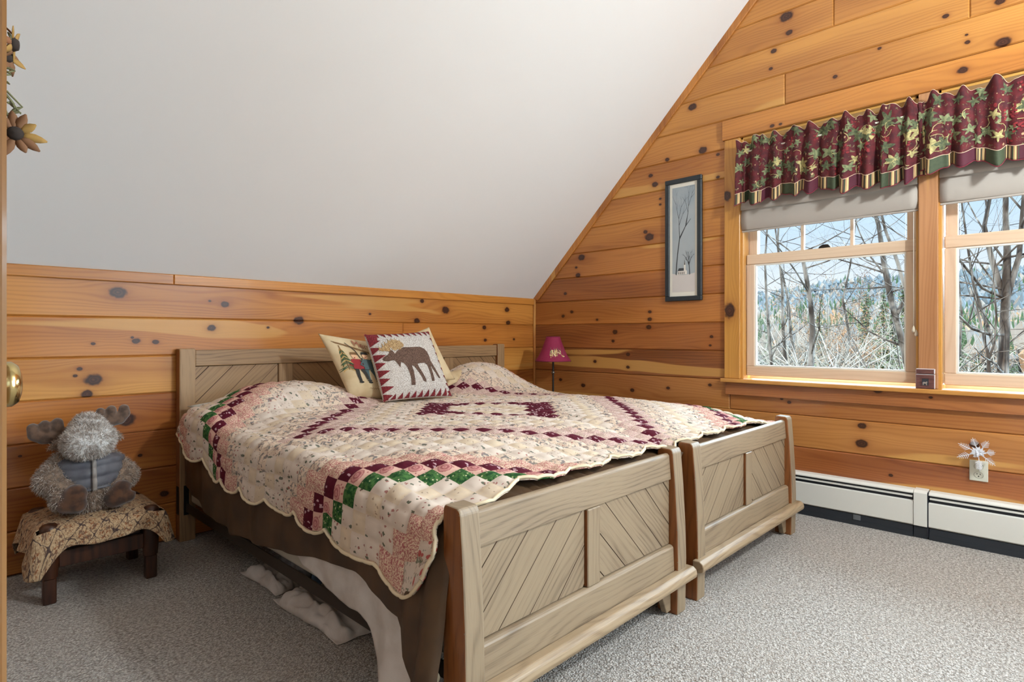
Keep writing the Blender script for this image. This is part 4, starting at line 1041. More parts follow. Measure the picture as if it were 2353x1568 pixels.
def antler(pts, nm='antler'):
    c = [(P(*a, 3.09), P(*b, 3.09), rr(r0, 3.09), rr(r1, 3.09)) for a, b, r0, r1 in pts]; return blob(nm, c, .0042, M_felt, moose, 2)
antler([((176, 988), (140, 1004), 10, 12), ((140, 1004), (100, 1006), 12, 12), ((100, 1006), (80, 1000), 12, 11), ((80, 1000), (75, 985), 11, 9), ((105, 1000), (103, 977), 9, 8.5), ((135, 998), (132, 972), 9.5, 9)])
antler([((216, 978), (246, 970), 10, 11), ((246, 970), (274, 962), 11, 11.5), ((274, 962), (286, 950), 11, 10), ((286, 950), (285, 940), 10, 9), ((257, 964), (256, 942), 9, 8.5), ((232, 966), (231, 947), 8.5, 8)])
for a in (((172, 1128), (160, 1158), 26, 22, (150, 1128), (176, 1150)),):
    pass
blob('foot', [(P(163, 1152, 2.90), P(172, 1138, 2.885), rr(21), rr(19)), (P(150, 1162, 2.89), P(176, 1160, 2.88), rr(14), rr(16)), (P(150, 1146, 2.90), P(140, 1158, 2.90), rr(12), rr(10))], .0055, M_sole, moose, 3)
blob('foot', [(P(265, 1142, 2.90), P(278, 1122, 2.89), rr(20), rr(15)), (P(262, 1150, 2.89), P(296, 1140, 2.88), rr(14), rr(11)), (P(296, 1140, 2.88), P(306, 1134, 2.88), rr(10), rr(5)), (P(282, 1118, 2.89), P(290, 1116, 2.89), rr(12), rr(8))], .0055, M_sole, moose, 3)
# vest: padded shell round the chest
def vest_fn(u, v):
    a = lerp(-2.75, 2.75, u); y0 = 3.035; c = P(200, lerp(1042, 1112, v), y0)
    R = interp(v, [0, .12, .5, 1], [rr(40), rr(50), rr(54), rr(56)])*1.06
    puff = 1+.05*abs(sin(v*pi*3.2))**.6+.012*sin(a*14+v*9)
    return Vector((c.x+R*1.0*sin(a)*puff, y0-.012-R*.93*cos(a)*puff, c.z+.004*sin(a*3)))
o = VF().grid(vest_fn, 60, 30).make('vest', M_vest, moose); solid(o, .006, 1)
zip_ = VF().grid(lambda u, v: vest_fn(.5+lerp(-.010, .010, u), v)+Vector((0, -.010, 0)), 2, 24).make('zipper', mat('zip_tape', C(148, 140, 134), .4), o); solid(zip_, .003)
def fur(src, name, m2, n, ln, seed, droop=.5):
    me = src.data; rd = random.Random(seed); P_ = me.polygons; ar = [p.area for p in P_]; tot = sum(ar); cum = []; s = 0
    for a in ar: s += a; cum.append(s)
    import bisect
    vf = VF()
    for _ in range(n):
        p = P_[bisect.bisect(cum, rd.random()*tot) % len(P_)]; c = p.center.copy(); nn = p.normal.copy()
        vs_ = [me.vertices[i].co for i in p.vertices]; w = [rd.random() for _ in vs_]; sw = sum(w); c = sum((v*k/sw for v, k in zip(vs_, w)), Vector())
        d = (nn+Vector((rd.gauss(0, .45), rd.gauss(0, .45), rd.gauss(0, .45)-droop))).normalized(); t = d.orthogonal().normalized()*.0008; t.rotate(Matrix.Rotation(rd.random()*6.28, 3, d))
        L = ln*rd.uniform(.6, 1.25); mid = c+d*L*.55+nn*L*.12; tip = c+d*L
        vf.add([c-t, c+t, mid+t*.8, mid-t*.8, tip], [[0, 1, 2, 3], [3, 2, 4]], 1 if rd.random() < .6 else 0)
    o = vf.make(name, [src.data.materials[0], m2], src, False); o['kind'] = 'stuff'; return o
fur(mb, 'fur', M_furL, 15000, .016, 1, .5); fur(mh, 'fur', M_furL, 11000, .015, 2, .1)
for e in [c for c in moose.children if c.name.startswith('ear')]: fur(e, 'fur', M_furL, 1000, .013, 3, .3)

# ---------------- lamp in the corner
M_shade = mat('burgundy_shade', rough=.8, build=lambda N: {'Base Color': N.mix(N.mr(N.noise(N.obj(), 300., 1.), .3, .7), C(150, 34, 74), C(130, 26, 62))})
M_pole = mat('lamp_black', C(30, 26, 24), .4)
lc = onx(1271, 831, 3.50); LX, LY = 3.50, lc.y; zb = onx(1271, 830, 3.50).z; zt = onx(1271, 774, 3.5).z; k5 = depth(lc)/FPX
lampo = tag(empty('lamp', (LX, LY, 0)), 'slim black standing lamp with burgundy shade in the corner behind the bed', 'lamp')
VF().lathe([(0, 0.001), (.125, .001), (.127, .012), (.11, .02), (.02, .03), (.012, .05)], 28, (LX, LY, 0)).make('base', M_pole, lampo)
VF().lathe([(.0075, .0505), (.0075, zb-.10)], 12, (LX, LY, 0)).make('pole', M_pole, lampo)
VF().lathe([(.0075, zb-.0995), (.013, zb-.098), (.014, zb-.090), (.013, zb-.082), (.0075, zb-.08)], 14, (LX, LY, 0)).make('collar', mat('collar_pewter', C(140, 132, 120), .35, Metallic=.8), lampo)
VF().lathe([(.0078, zb-.0795), (.0078, zt-.05)], 12, (LX, LY, 0)).make('stem', M_pole, lampo)
hb = 41*k5
shp = [(hb, zb), (hb*.80, zb+(zt-zb)*.22), (hb*.64, zb+(zt-zb)*.46), (hb*.50, zb+(zt-zb)*.74), (hb*.375, zt)]
o = VF().lathe([(interp(zb+(zt-zb)*i/16, [p[1] for p in shp], [p[0] for p in shp]), zb+(zt-zb)*i/16) for i in range(17)], 40, (LX, LY, 0)).make('shade', M_shade, lampo); solid(o, .002, 0)
for z, r in ((zb, hb), (zt, hb*.375)): VF().tube([(LX+r*cos(a*pi/20), LY+r*sin(a*pi/20), z) for a in range(41)], .0022, 6, 0, False).make('shade_rim', mat('rim_burgundy', C(96, 18, 46), .7), o)
for a in range(3):
    VF().tube([(LX, LY, zt-.052), (LX+hb*.36*cos(a*2.09), LY+hb*.36*sin(a*2.09), zt-.004)], .0018, 5).make('spider', M_pole, lampo)
d0 = atan2(-LY, -LX)
def shf(u, v):
    z = zb+(zt-zb)*v; r = interp(z, [p[1] for p in shp], [p[0] for p in shp])+.0022; a = d0+u; return Vector((LX+r*cos(a), LY+r*sin(a), z))
rd = random.Random(8); pl = []; mi = []
for k in range(34):
    c = rd.choice([0, 0, 1, 2]); u0 = rd.uniform(-.1, .95)-.15; v0 = .34-.10*abs(u0-.25)+rd.uniform(-.10, .14); a = rd.uniform(0, 6.28)
    pl.append(disc(u0, v0, .085, 6, .022, a)); mi.append(c)
for k in range(5): pl.append(stroke([(-.25+.28*k, .26), (-.18+.28*k, .42), (-.22+.30*k, .56)], .022)); mi.append(1)
motif('embroidery', pl, shf, [mat('thread_cream', C(230, 210, 160), .8), mat('thread_green', C(110, 120, 84), .8), mat('thread_straw', C(206, 178, 110), .8)], o, .08, mi)

# ---------------- added fill lamp, unseen on the south slope, to brighten the room
LPX, LPY = 2.3, -.9; LPZ = ceil_z(LPY)
cl_ = tag(empty('fill_lamp', (LPX, LPY, LPZ)), 'added fill lamp with opal shade, unseen on the south slope', 'lamp')
VF().lathe([(0, LPZ+.05), (.06, LPZ+.05), (.06, LPZ-.07), (.012, LPZ-.08), (.010, 2.66), (.05, 2.64), (.055, 2.60)], 20, (LPX, LPY, 0)).make('stem', M_pole, cl_)
VF().lathe([(.055, 2.598), (.09, 2.585), (.11, 2.56), (.115, 2.54)], 24, (LPX, LPY, 0)).make('glass_shade', mat('opal_glass', C(236, 232, 222), .3), cl_)
lamp('fill_lamp_bulb', 'POINT', (LPX, LPY, 2.46), (LPX, LPY, 0), LAMP_W, (.87, .96, 1), shadow_soft_size=.10)

# ---------------- framed winter print
PY0, PY1, PZ0, PZ1 = 1.794, 2.064, 1.287, 2.130
M_fr = mat('dark_frame', rough=.45, build=lambda N: {'Base Color': N.mix(N.noise(N.obj(), 30., 2.), C(28, 36, 42), C(40, 48, 52))})
pic = tag(empty('framed_picture', (XE-.012, (PY0+PY1)/2, PZ0)), 'tall narrow winter tree print in a dark frame beside the window', 'picture')
fw = .032
for y0, y1, z0, z1 in ((PY0, PY1, PZ0, PZ0+fw), (PY0, PY1, PZ1-fw, PZ1), (PY0, PY0+fw, PZ0+fw+.0003, PZ1-fw-.0003), (PY1-fw, PY1, PZ0+fw+.0003, PZ1-fw-.0003)):
    box('frame', XE-.024, XE-.001, y0, y1, z0, z1, M_fr, pic, .003)
box('mat_board', XE-.012, XE-.002, PY0+fw-.002, PY1-fw+.002, PZ0+fw-.002, PZ1-fw+.002, mat('cream_mat', C(226, 220, 206), .8), pic, 0)
ml = .019; iy0, iy1, iz0, iz1 = PY0+fw+ml, PY1-fw-ml, PZ0+fw+.030, PZ1-fw-.026
M_print = mat('winter_sky_print', rough=.75, build=lambda N: {'Base Color': N.mix(N.mr(N.noise(N.obj(), 5., 2.), .3, .7), C(168, 174, 176), C(150, 160, 166))})
prt = box('print', XE-.0128, XE-.0121, iy0, iy1, iz0, iz1, M_print, pic, 0)
def pf(u, v, o=.0133): return Vector((XE-o, lerp(iy1, iy0, u), lerp(iz0, iz1, v)))
INK = mat('print_ink', C(66, 68, 70), .8)
motif('snow', [[(0, 0), (1, 0), (1, .175), (.78, .165), (.5, .160), (.25, .165), (0, .18)]], lambda u, v: pf(u, v, .0131), mat('print_snow', C(206, 198, 192), .8), prt, .3)
rd = random.Random(3); lines = []
def br(x, y, ang, L, w, lev):
    n = 6; pts = [(x, y)]; ws = [w]; a = ang
    for i in range(n):
        a += rd.uniform(-.06, .06); x += sin(a)*L/n*3.4; y += cos(a)*L/n; pts.append((x, y)); ws.append(w*(1-.55*(i+1)/n))
    pts = [(min(.985, max(.015, p[0])), min(.99, p[1])) for p in pts]; lines.append(stroke(pts, ws))
    if lev > 0:
        for s in (-1, 1): br(pts[-1][0], pts[-1][1], ang+s*rd.uniform(.22, .42), L*rd.uniform(.55, .8), ws[-1], lev-1)
        if lev > 1: k = 4; br(pts[k][0], pts[k][1], ang+rd.choice((-1, 1))*.5, L*.6, ws[k]*.7, lev-2)
lines.append(stroke([(.17, .165), (.20, .26), (.24, .36), (.30, .46), (.33, .51)], [.045, .04, .036, .032, .03]))
br(.33, .51, -.02, .19, .026, 3); br(.33, .51, .55, .13, .026, 1); br(.62, .63, .2, .18, .022, 3)
for q in range(1): lines.append(stroke([(.78, .16), (.76, .22), (.74, .27)], [.035, .028, .022]))
for s in (-.5, -.2, .1, .45): br(.74, .255, s, .065, .018, 2)
motif('trees', lines, lambda u, v: pf(u, v, .0135), INK, prt, .3)
motif('church', [[(.22, .165), (.66, .165), (.66, .195), (.58, .215), (.26, .20)], [(.24, .20), (.55, .20), (.60, .225), (.30, .226)], [(.52, .195), (.60, .195), (.60, .255), (.56, .30), (.52, .255)], [(.535, .255), (.585, .255), (.56, .305)],
    *[[(.28+.08*k, .168), (.305+.08*k, .168), (.305+.08*k, .190), (.28+.08*k, .190)] for k in range(4)]], lambda u, v: pf(u, v, .0137), [mat('print_white', C(222, 216, 206), .8), INK], prt, .3, [0, 1, 0, 1, 1, 1, 1, 1], lift=(-2, 0, 0))

# ---------------- outlet and night light
oy, oz = .3445, .3765
outl = tag(empty('wall_outlet', (XE, oy, oz)), 'ivory duplex outlet plate on the boards above the heater', 'outlet')
M_iv = mat('ivory_plastic', C(214, 210, 192), .35)
prism('plate', [(oy-.0365, oz-.051), (oy+.0365, oz-.051), (oy+.0365, oz+.051), (oy-.0365, oz+.051)], 'x', XE-.006, XE-.0003, M_iv, outl, .002)
for s in (-1, 1):
    c = (oy, oz+s*.0205); f = motif('receptacle', [disc(c[0], c[1], .0175, 18, .0150)], lambda u, v: Vector((XE-.0068, u, v)), M_iv, outl, .2); solid(f, .0012, 1)
    sl_ = [[(c[0]-.0075, c[1]+.001), (c[0]-.0050, c[1]+.001), (c[0]-.0050, c[1]+.0085), (c[0]-.0075, c[1]+.0085)], [(c[0]+.0050, c[1]+.002), (c[0]+.0075, c[1]+.002), (c[0]+.0075, c[1]+.0085), (c[0]+.0050, c[1]+.0085)], disc(c[0], c[1]-.0062, .003, 8)]
    motif('slots', sl_, lambda u, v: Vector((XE-.0090, u, v)), M_blk, f, .2)
    r = [(c[0]+.0182*cos(a*pi/16), c[1]+.0158*sin(a*pi/16)) for a in range(33)]
    VF().tube([(XE-.0065, *p) for p in r], .0006, 4, 0, False).make('rim', mat('shadow_line', C(120, 112, 96), .7), f)
M_cry = mat('crystal_acrylic', (.95, .95, .99, 1), .12, Transmission_Weight=.35, IOR=1.3)
ny, nzc = .343, .472; nx = XE-.040
nl = tag(empty('night_light', (nx, ny, oz+.02)), 'clear snowflake night light plugged into the wall outlet', 'night light')
box('plug_body', XE-.036, XE-.0092, ny-.013, ny+.013, oz+.010, oz+.052, mat('frosted_plastic', C(222, 220, 212), .3), nl, .006, 2)
rd = random.Random(5)
vf = VF()
for k in range(44):
    d = Vector((-abs(rd.gauss(0, .6)), rd.gauss(0, 1), rd.gauss(0, .8))).normalized(); q = Vector((nx, ny, nzc))
    s = d.orthogonal().normalized(); t = d.cross(s); L = rd.uniform(.018, .036); w = .009
    vf.add([q, q+d*L*.5+s*w, q+d*L*.5+t*w, q+d*L*.5-s*w, q+d*L*.5-t*w, q+d*L], [[0, 2, 1], [0, 3, 2], [0, 4, 3], [0, 1, 4], [5, 1, 2], [5, 2, 3], [5, 3, 4], [5, 4, 1]])
vf.make('crystal_cluster', M_cry, nl, False)
for k in range(7):
    a = -.35+k*2*pi/7.6; d = Vector((-.25, cos(a), sin(a))).normalized(); s = d.cross(Vector((1, 0, 0))).normalized(); q = Vector((nx, ny, nzc)); vf = VF(); L = rd.uniform(.066, .090)
    vf.tube([q+d*.02, q+d*L], [.0022, .0012], 5)
    for m in range(1, 6):
        b = q+d*lerp(.03, L*.92, m/6); l = lerp(.024, .009, m/6)
        for sg in (-1, 1): vf.tube([b, b+(d*.8+s*sg).normalized()*l], [.0021, .0010], 4)
    vf.make('snowflake_arm', M_cry, nl, False)

# ---------------- little box on the sill
bx0, bx1, by0, by1, bz0 = XE-.040, XE+.020, .518, .600, .773
bxx = tag(empty('trinket_box', ((bx0+bx1)/2, (by0+by1)/2, bz0)), 'small dark wooden box with a square cut-out on the window sill', 'box')
M_bw = mat('mahogany_box', rough=.45, build=lambda N: {'Base Color': N.mix(N.mr(N.noise(N.scl(N.obj(), (30, 30, 200)), 1., 2.), .3, .7), C(112, 70, 62), C(84, 48, 46))})
M_bp = mat('pale_box_side', C(196, 186, 186), .5)
def bside(f): return 1 if abs(f.normal.y) > .7 or f.normal.z > .7 else 0
box('body', bx0, bx1, by0, by1, bz0+.0003, bz0+.075, [M_bw, M_bp], bxx, .002, 1, bside); box('lid', bx0-.001, bx1, by0, by1, bz0+.0765, bz0+.104, [M_bw, M_bp], bxx, .003, 1, bside)
cy_ = (by0+by1)/2
box('window_inset', bx0-.0012, bx0-.0002, cy_-.015, cy_+.013, bz0+.018, bz0+.052, mat('inset_dark', C(50, 52, 58), .3), bxx, 0)
for y0, y1, z0, z1 in ((cy_-.019, cy_-.0155, bz0+.016, bz0+.054), (cy_+.0135, cy_+.017, bz0+.016, bz0+.054), (cy_-.019, cy_+.017, bz0+.0545, bz0+.058)): box('inset_frame', bx0-.0025, bx0-.0003, y0, y1, z0, z1, M_bw, bxx, 0)
motif('moose_silhouette', [[(cy_+.009, bz0+.019), (cy_+.006, bz0+.019), (cy_+.005, bz0+.027), (cy_-.004, bz0+.027), (cy_-.005, bz0+.019), (cy_-.008, bz0+.019), (cy_-.008, bz0+.030), (cy_-.011, bz0+.036), (cy_-.007, bz0+.039), (cy_-.004, bz0+.035), (cy_+.006, bz0+.036), (cy_+.010, bz0+.032)][::-1]],
      lambda u, v: Vector((bx0-.0016, u, v)), mat('silhouette', C(150, 136, 124), .4), bxx, .2)

# ---------------- roman shades with cord
M_shd = mat('roman_shade', rough=.85, build=lambda N: {'Base Color': C(170, 160, 150), 'Normal': N.bump(N.noise(N.obj(), 600., 1.), .15, .0006)})
for wi, (ya, yb) in enumerate(WIN):
    zb_ = (1.717, 1.731)[wi]; zf = zb_+.142
    r = tag(empty('roman_shade', (XE+.0, (ya+yb)/2, zb_)), ['taupe fabric roman shade raised over the window nearer the bed', 'taupe fabric roman shade raised over the right window'][wi], 'shade', 'roman shades')
    y0, y1 = yb+.004, ya-.006
    def fl(u, v, y0=y0, y1=y1, zb_=zb_, zf=zf):
        y = lerp(y0, y1, u); z = lerp(zb_, zf+.01, v); sag = -.006*sin(pi*u)
        return Vector((XE+.006-.020*sin(pi*min(1, v*1.05))**.7-.004*(1-v), y, z+sag*(1-v)))
    o = VF().grid(fl, 24, 16).make('lower_fold', M_shd, r); solid(o, .002)
    def fu(u, v, y0=y0, y1=y1, zf=zf):
        y = lerp(y0, y1, u); z = lerp(zf-.014, 2.225, v); return Vector((XE-.022+.02*sm(v, 0, .25), y, z-.006*sin(pi*u)*(1-v)))
    o = VF().grid(fu, 24, 14).make('upper_panel', M_shd, r); solid(o, .002)
    box('hem_bar', XE-.004, XE+.008, y0, y1, zb_-.010, zb_-.0005, M_shd, r, .002)
    if wi == 0:
        for dy, ze in ((0, 1.045), (.012, 1.065)):
            yc = yb+.012+dy; vf = VF().tube([(XE+.002, yc, zb_-.011), (XE+.004, yc+.001, lerp(zb_, ze, .5)), (XE+.002, yc, ze+.035)], .0015, 5); cdr = vf.make('cord', mat('cord_white', C(226, 218, 204), .7), r)
            VF().lathe([(.002, .036), (.006, .026), (.0085, .010), (.006, .001), (0, 0)], 10, (XE+.002, yc, ze)).make('tassel', mat('tassel_cream', C(214, 200, 176), .5), cdr)

# ---------------- valances
def _vfab(N):
    u = N.uv('UVMap'); n = N.noise(u, 30., 2.); k = N.noise(u, 300., 1.)
    s = N.mr(N.vor(N.scl(u, (1, 1, 1)), 26.), .16, .12); l = N.mr(N.noise(u, 24., 2., .5, 2.5), .64, .66)
    c = N.mix(N.mr(n, .3, .7), C(94, 17, 23), C(62, 10, 17)); c = N.mix(N.m('MULTIPLY', l, .8), c, C(108, 104, 70)); c = N.mix(N.m('MULTIPLY', s, .85), c, C(190, 160, 120))
    return {'Base Color': c, 'Normal': N.bump(k, .2, .0006)}
M_val = mat('valance_burgundy', rough=.8, build=_vfab)
M_vg = mat('valance_green', rough=.8, build=lambda N: {'Base Color': N.mix(N.noise(N.uv(), 90., 2.), C(48, 58, 40), C(70, 78, 52))})
M_vb = mat('valance_plum', rough=.8, build=lambda N: {'Base Color': N.mix(N.noise(N.uv(), 90., 2.), C(84, 22, 40), C(70, 18, 34))})
def _strp(N):
    x, y, z = N.sep(N.uv()); s = N.m('SINE', N.m('MULTIPLY', x, 2*pi/.022)); s2 = N.m('SINE', N.m('MULTIPLY', x, 2*pi/.011))
    c = N.mix(N.mr(s, -.2, .1), C(206, 178, 124), C(52, 56, 40)); return {'Base Color': N.mix(N.mr(s2, .8, .95), c, C(120, 40, 44))}
M_vs = mat('valance_stripe', rough=.8, build=_strp)
M_vcord = mat('valance_piping', C(206, 178, 150), .8); M_vcord2 = mat('valance_hem', C(120, 30, 48), .8)
M_lf = [mat('leaf_'+n, rough=.8, build=(lambda c1, c2: lambda N: {'Base Color': N.mix(N.mr(N.noise(N.obj(), 70., 2.), .35, .65), c1, c2)})(C(*a), C(*b))) for n, a, b in (('olive', (96, 100, 66), (62, 70, 48)), ('sage', (128, 132, 92), (88, 96, 66)), ('gold', (186, 170, 114), (138, 128, 82)), ('berry', (140, 36, 40), (104, 24, 32)))]
def leaf_shape(r, rot, cx, cy):
    pts = []
    for k in range(40):
        a = 2*pi*k/40; q = r*(.34+.62*(abs((2.5*a/pi) % 1-.5)*2)**1.25+.16*cos(a)); pts.append((cx+q*cos(a+rot), cy+q*sin(a+rot)))
    return pts
def valance(label, ya, yb, seed):
    """ya > yb; hangs from a rod just in front of the casing"""
    rd = random.Random(seed); Lw = ya-yb; ph = [rd.uniform(0, 6.28) for _ in range(6)]
    H = .355
    def wave(s): return .5*sin(s*2*pi/.105+ph[0]+1.6*sin(s*5+ph[1]))+.3*sin(s*2*pi/.062+ph[2]+sin(s*9))+.25*sin(s*2*pi/.23+ph[3])
    def fn(u, v, off=0.):
        # v: 0 hem .. 1 top ruffle edge; s = distance along the fabric
        y = lerp(ya, yb, u); s = u*Lw; w = wave(s); z0 = 1.872+.030*(.5-u)+.012*sin(s*9+ph[4]); zt_ = 2.268+.002*sin(s*3)
        gath = exp(-((v-.86)/.055)**2)
        amp = lerp(.044, .020, min(1, v/.82)) if v < .86 else lerp(.014, .030, (v-.86)/.14)
        x = XE-.066-.004-amp*w - .016*(1-v)*(1-gath) + .012*gath + .010*nz(s*11, v*3, seed)
        z = lerp(z0-.026*w*(1-v)*1.3, zt_+.026*w*max(0, (v-.86)/.14)+.012*nz(s*40, 2., seed)*max(0, (v-.86)/.14), v)+.004*nz(s*20, v*5, seed+3)
        y += .010*cos(s*2*pi/.105+ph[0])*(1-v) 
        x = min(x, XE-.0325)
        return Vector((x-off, y, z))
    NU, NV = int(Lw*260), 34; vs = []; us = []; fs = []; mi = []
    for j in range(NV+1):
        for i in range(NU+1): vs.append(fn(i/NU, j/NV)); us.append((i/NU*Lw*1.35, j/NV*H))
    seq = []; t = 0
    while t < Lw:
        for m, w in ((2, .055), (1, .062), (2, .05), (3, .060)):
            w *= rd.uniform(.85, 1.2); seq.append((t, t+w, m)); t += w
    for j in range(NV):
        for i in range(NU):
            fs.append([j*(NU+1)+i, j*(NU+1)+i+1, (j+1)*(NU+1)+i+1, (j+1)*(NU+1)+i]); m = 0
            if j < 6:
                s = (i+.5)/NU*Lw
                for a, b, q in seq:
                    if a <= s < b: m = q; break
            mi.append(m)
    o = mk('window_valance', vs, fs, [M_val, M_vg, M_vs, M_vb], None, True, mi, us); solid(o, .0025, 0)
    tag(o, label, 'valance', 'gathered leaf print valances')
    for nm, v, r, m in (('hem_piping', 0., .0024, M_vcord2), ('band_piping', 6/NV, .0020, M_vcord), ('top_edge', 1., .0016, M_vcord)):
        VF().tube([fn(i/NU, v, .001) for i in range(NU+1)], r, 5, 0, False).make(nm, m, o)
    pol = []; mi = []; nL = int(Lw*74)
    for k in range(nL):
        u = (k+rd.random())/nL; v = rd.uniform(.24, .97); r = rd.uniform(.018, .042); pol.append([(p[0], p[1]) for p in leaf_shape(r, rd.uniform(0, 6.28), u*Lw, v*H)]); mi.append(rd.choice([0, 0, 1, 1, 2]))
    for k in range(int(Lw*22)):
        cu, cv = rd.uniform(.02, Lw-.02), rd.uniform(.26, .9)*H
        for q in range(6): pol.append(disc(cu+rd.uniform(-.010, .010), cv+rd.uniform(-.022, .022), .0055, 6)); mi.append(3)
    for k in range(int(Lw*30)):
        cu, cv = rd.uniform(.03, Lw-.03), rd.uniform(.26, .9)*H; a = rd.uniform(0, 6.28); pol.append(stroke([(cu+.012*q*cos(a+q*.4), cv+.012*q*sin(a+q*.4)) for q in range(5)], .0028)); mi.append(2)
    pol2 = [[(min(Lw, max(0, p[0])), min(H*.99, max(H*.19, p[1]))) for p in q] for q in pol]
    lf = motif('printed_leaves', pol2, lambda a, b: fn(a/Lw, b/H, .0026), M_lf, o, .008, mi, True, (-1, 0, 0)); lf['kind'] = 'stuff'
    VF().tube([(XE-.045, ya-.01, 2.205), (XE-.045, yb+.01, 2.205)], .006, 8).make('rod', M_iv, o)
valance('burgundy leaf print valance gathered over the window nearer the bed', 1.535, .560, 3)
valance('burgundy leaf print valance gathered over the right window', .585, -.46, 9)

# ---------------- dried flowers hung on the door
spray = tag(empty('dried_flower_spray', (.056, .95, 1.36)), 'dried black-eyed flowers and sprigs hung on the open door', 'dried flowers')
M_pet = [mat('petal_'+n, C(*c), .8) for n, c in (('ochre', (146, 110, 52)), ('rust', (124, 78, 46)), ('brown', (112, 74, 44)))]
M_eye = mat('flower_eye', C(40, 28, 20), .9); M_stem = mat('dry_stem', C(104, 100, 66), .8)
def flower(name, c, r, face, seed, n=11, droop=.2):
    rd = random.Random(seed); c = Vector(c); f = Vector(face).normalized(); s = f.orthogonal().normalized(); t = f.cross(s)
    VF().lathe([(0, .006), (.006, .005), (.009, .0), (.006, -.004), (0, -.005)], 12, c, f.to_track_quat('Z', 'Y').to_matrix()).make(name+'_eye', M_eye, spray)
    for k in range(n):
        a = 2*pi*k/n+rd.uniform(-.15, .15); d = s*cos(a)+t*sin(a); sd = f.cross(d); L = r*rd.uniform(.75, 1.1); w = r*.23; dr = rd.uniform(-.1, droop)
        q = [c+d*.006]; row = []
        vf = VF(); vv = []
        for m in range(5):
            x = m/4; ww = w*sin(pi*(.15+.8*x)); p = c+d*(.006+L*x)+f*(-dr*L*x*x)
            vv += [p-sd*ww, p+f*(.12*ww), p+sd*ww]
        vf.add(vv, [[3*m+i, 3*m+i+1, 3*m+4+i, 3*m+3+i] for m in range(4) for i in (0, 1)])
        o = vf.make('petal', M_pet[rd.choice([0, 0, 1, 2])], spray); solid(o, .0008)
def at(u, v, y): d = ray(u, v); return _C+d*(y/d.y)
fl1 = at(35, 307, .92); flower('flower', fl1, .024, (-.25, -1, .05), 1)
fl2 = at(31, 102, .95); flower('flower', fl2, .020, (1, -.3, -.1), 2, 8, 1.2)
fl3 = at(12, 128, .96); flower('flower', fl3, .018, (.3, -1, .3), 3, 9, .8)
hub = Vector((.054, .95, 1.36))
for k, (u, v, y) in enumerate(((35, 307, .925), (31, 102, .955), (12, 128, .965), (34, 163, .95), (26, 172, .95), (23, 194, .95), (20, 226, .95), (52, 247, .94), (48, 262, .94), (33, 240, .945), (14, 345, .95))):
    e = at(u, v, y); VF().tube([hub, hub.lerp(e, .5)+Vector((.006, 0, .004)), e], [.0016, .0013, .0009], 5).make('stem', M_stem, spray)
for u, v, u2, v2 in ((8, 157, 36, 164), (8, 163, 27, 173), (6, 185, 23, 194), (20, 264, 52, 247), (14, 266, 49, 259), (12, 228, 19, 225), (26, 238, 34, 250), (5, 62, 14, 72), (18, 74, 26, 92)):
    a, b = at(u, v, .945), at(u2, v2, .94); d = (b-a); sd = d.cross(Vector((.1, 1, 0))).normalized()*d.length*.11; vf = VF(); vv = []
    for m in range(6):
        x = m/5; p = a+d*x+Vector((0, 0, .12*d.length*sin(pi*x))); w = sin(pi*(.06+.92*x)); vv += [p-sd*w, p+Vector((0, -.001, 0)), p+sd*w]
    vf.add(vv, [[3*m+i, 3*m+i+1, 3*m+4+i, 3*m+3+i] for m in range(5) for i in (0, 1)]); o = vf.make('leaf', M_stem, spray); solid(o, .0008)
rd = random.Random(6); vf = VF()
for k in range(14):
    p = at(18+k*1.3, 234+k*1.0+rd.uniform(-3, 3), .945); vf.lathe([(0, -.0016), (.0016, 0), (0, .0016)], 6, p)
vf.make('seed_head', M_stem, spray)
# ================================================================== OUTDOORS
def ground_z(x, y):
    z = interp(x, [4, 60, 140, 260, 480, 720, 1100], [-3.2, -6.5, -9, -6, 14, 52, 20])
    if x > 100: z += sm(x, 100, 500)*(9*nz(x*.004, y*.006, 2.)+4*nz(x*.012, y*.02, 5.))+sm(x, 300, 700)*7*sin(y*.011+1.)
    return z+.25*nz(x*.4, y*.4, 8.)*sm(x, 5, 12)
def _hill(N):
    v = N.obj(); n = N.noise(N.scl(v, (.05, .05, .05)), 1., 3.); t = N.noise(N.scl(v, (.35, .35, .5)), 1., 4., .75); k = N.noise(N.scl(v, (.012, .02, .02)), 1., 2.)
    x, y, z = N.sep(v)
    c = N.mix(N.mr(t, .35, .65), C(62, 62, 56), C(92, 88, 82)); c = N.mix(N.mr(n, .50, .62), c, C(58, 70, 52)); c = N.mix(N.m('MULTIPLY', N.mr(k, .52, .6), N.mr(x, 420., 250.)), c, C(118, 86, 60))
    return {'Base Color': N.mix(N.mr(x, 300., 700., 0., .5), c, C(84, 100, 120))}  # slopes turn bluer with distance: haze put into the colour
vf = VF(); XS = [4.2, 7, 11, 16, 24, 36, 50, 70, 95, 120, 150, 180, 215, 250, 290, 330, 370, 415, 460, 500, 540, 580, 620, 660, 700, 740, 800, 900, 1100]
NY = 90; vs = []; fs = []
for x in XS:
    for j in range(NY+1):
        y = lerp(-.6*x-12, 1.1*x+12, j/NY); vs.append((x, y, ground_z(x, y)))
for i in range(len(XS)-1):
    for j in range(NY): fs.append([i*(NY+1)+j, (i+1)*(NY+1)+j, (i+1)*(NY+1)+j+1, i*(NY+1)+j+1])
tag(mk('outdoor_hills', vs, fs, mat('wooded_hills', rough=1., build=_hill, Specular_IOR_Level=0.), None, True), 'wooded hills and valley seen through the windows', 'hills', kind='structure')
M_far = [mat('far_wood_'+n, C(*c), 1., Specular_IOR_Level=0.) for n, c in (('grey', (122, 122, 120)), ('brown', (142, 134, 124)), ('green', (78, 102, 74)), ('tan', (160, 130, 102)), ('blue', (108, 119, 124)))]  # last tone carries distance haze for the farthest woods
vf = VF(); rd = random.Random(12)
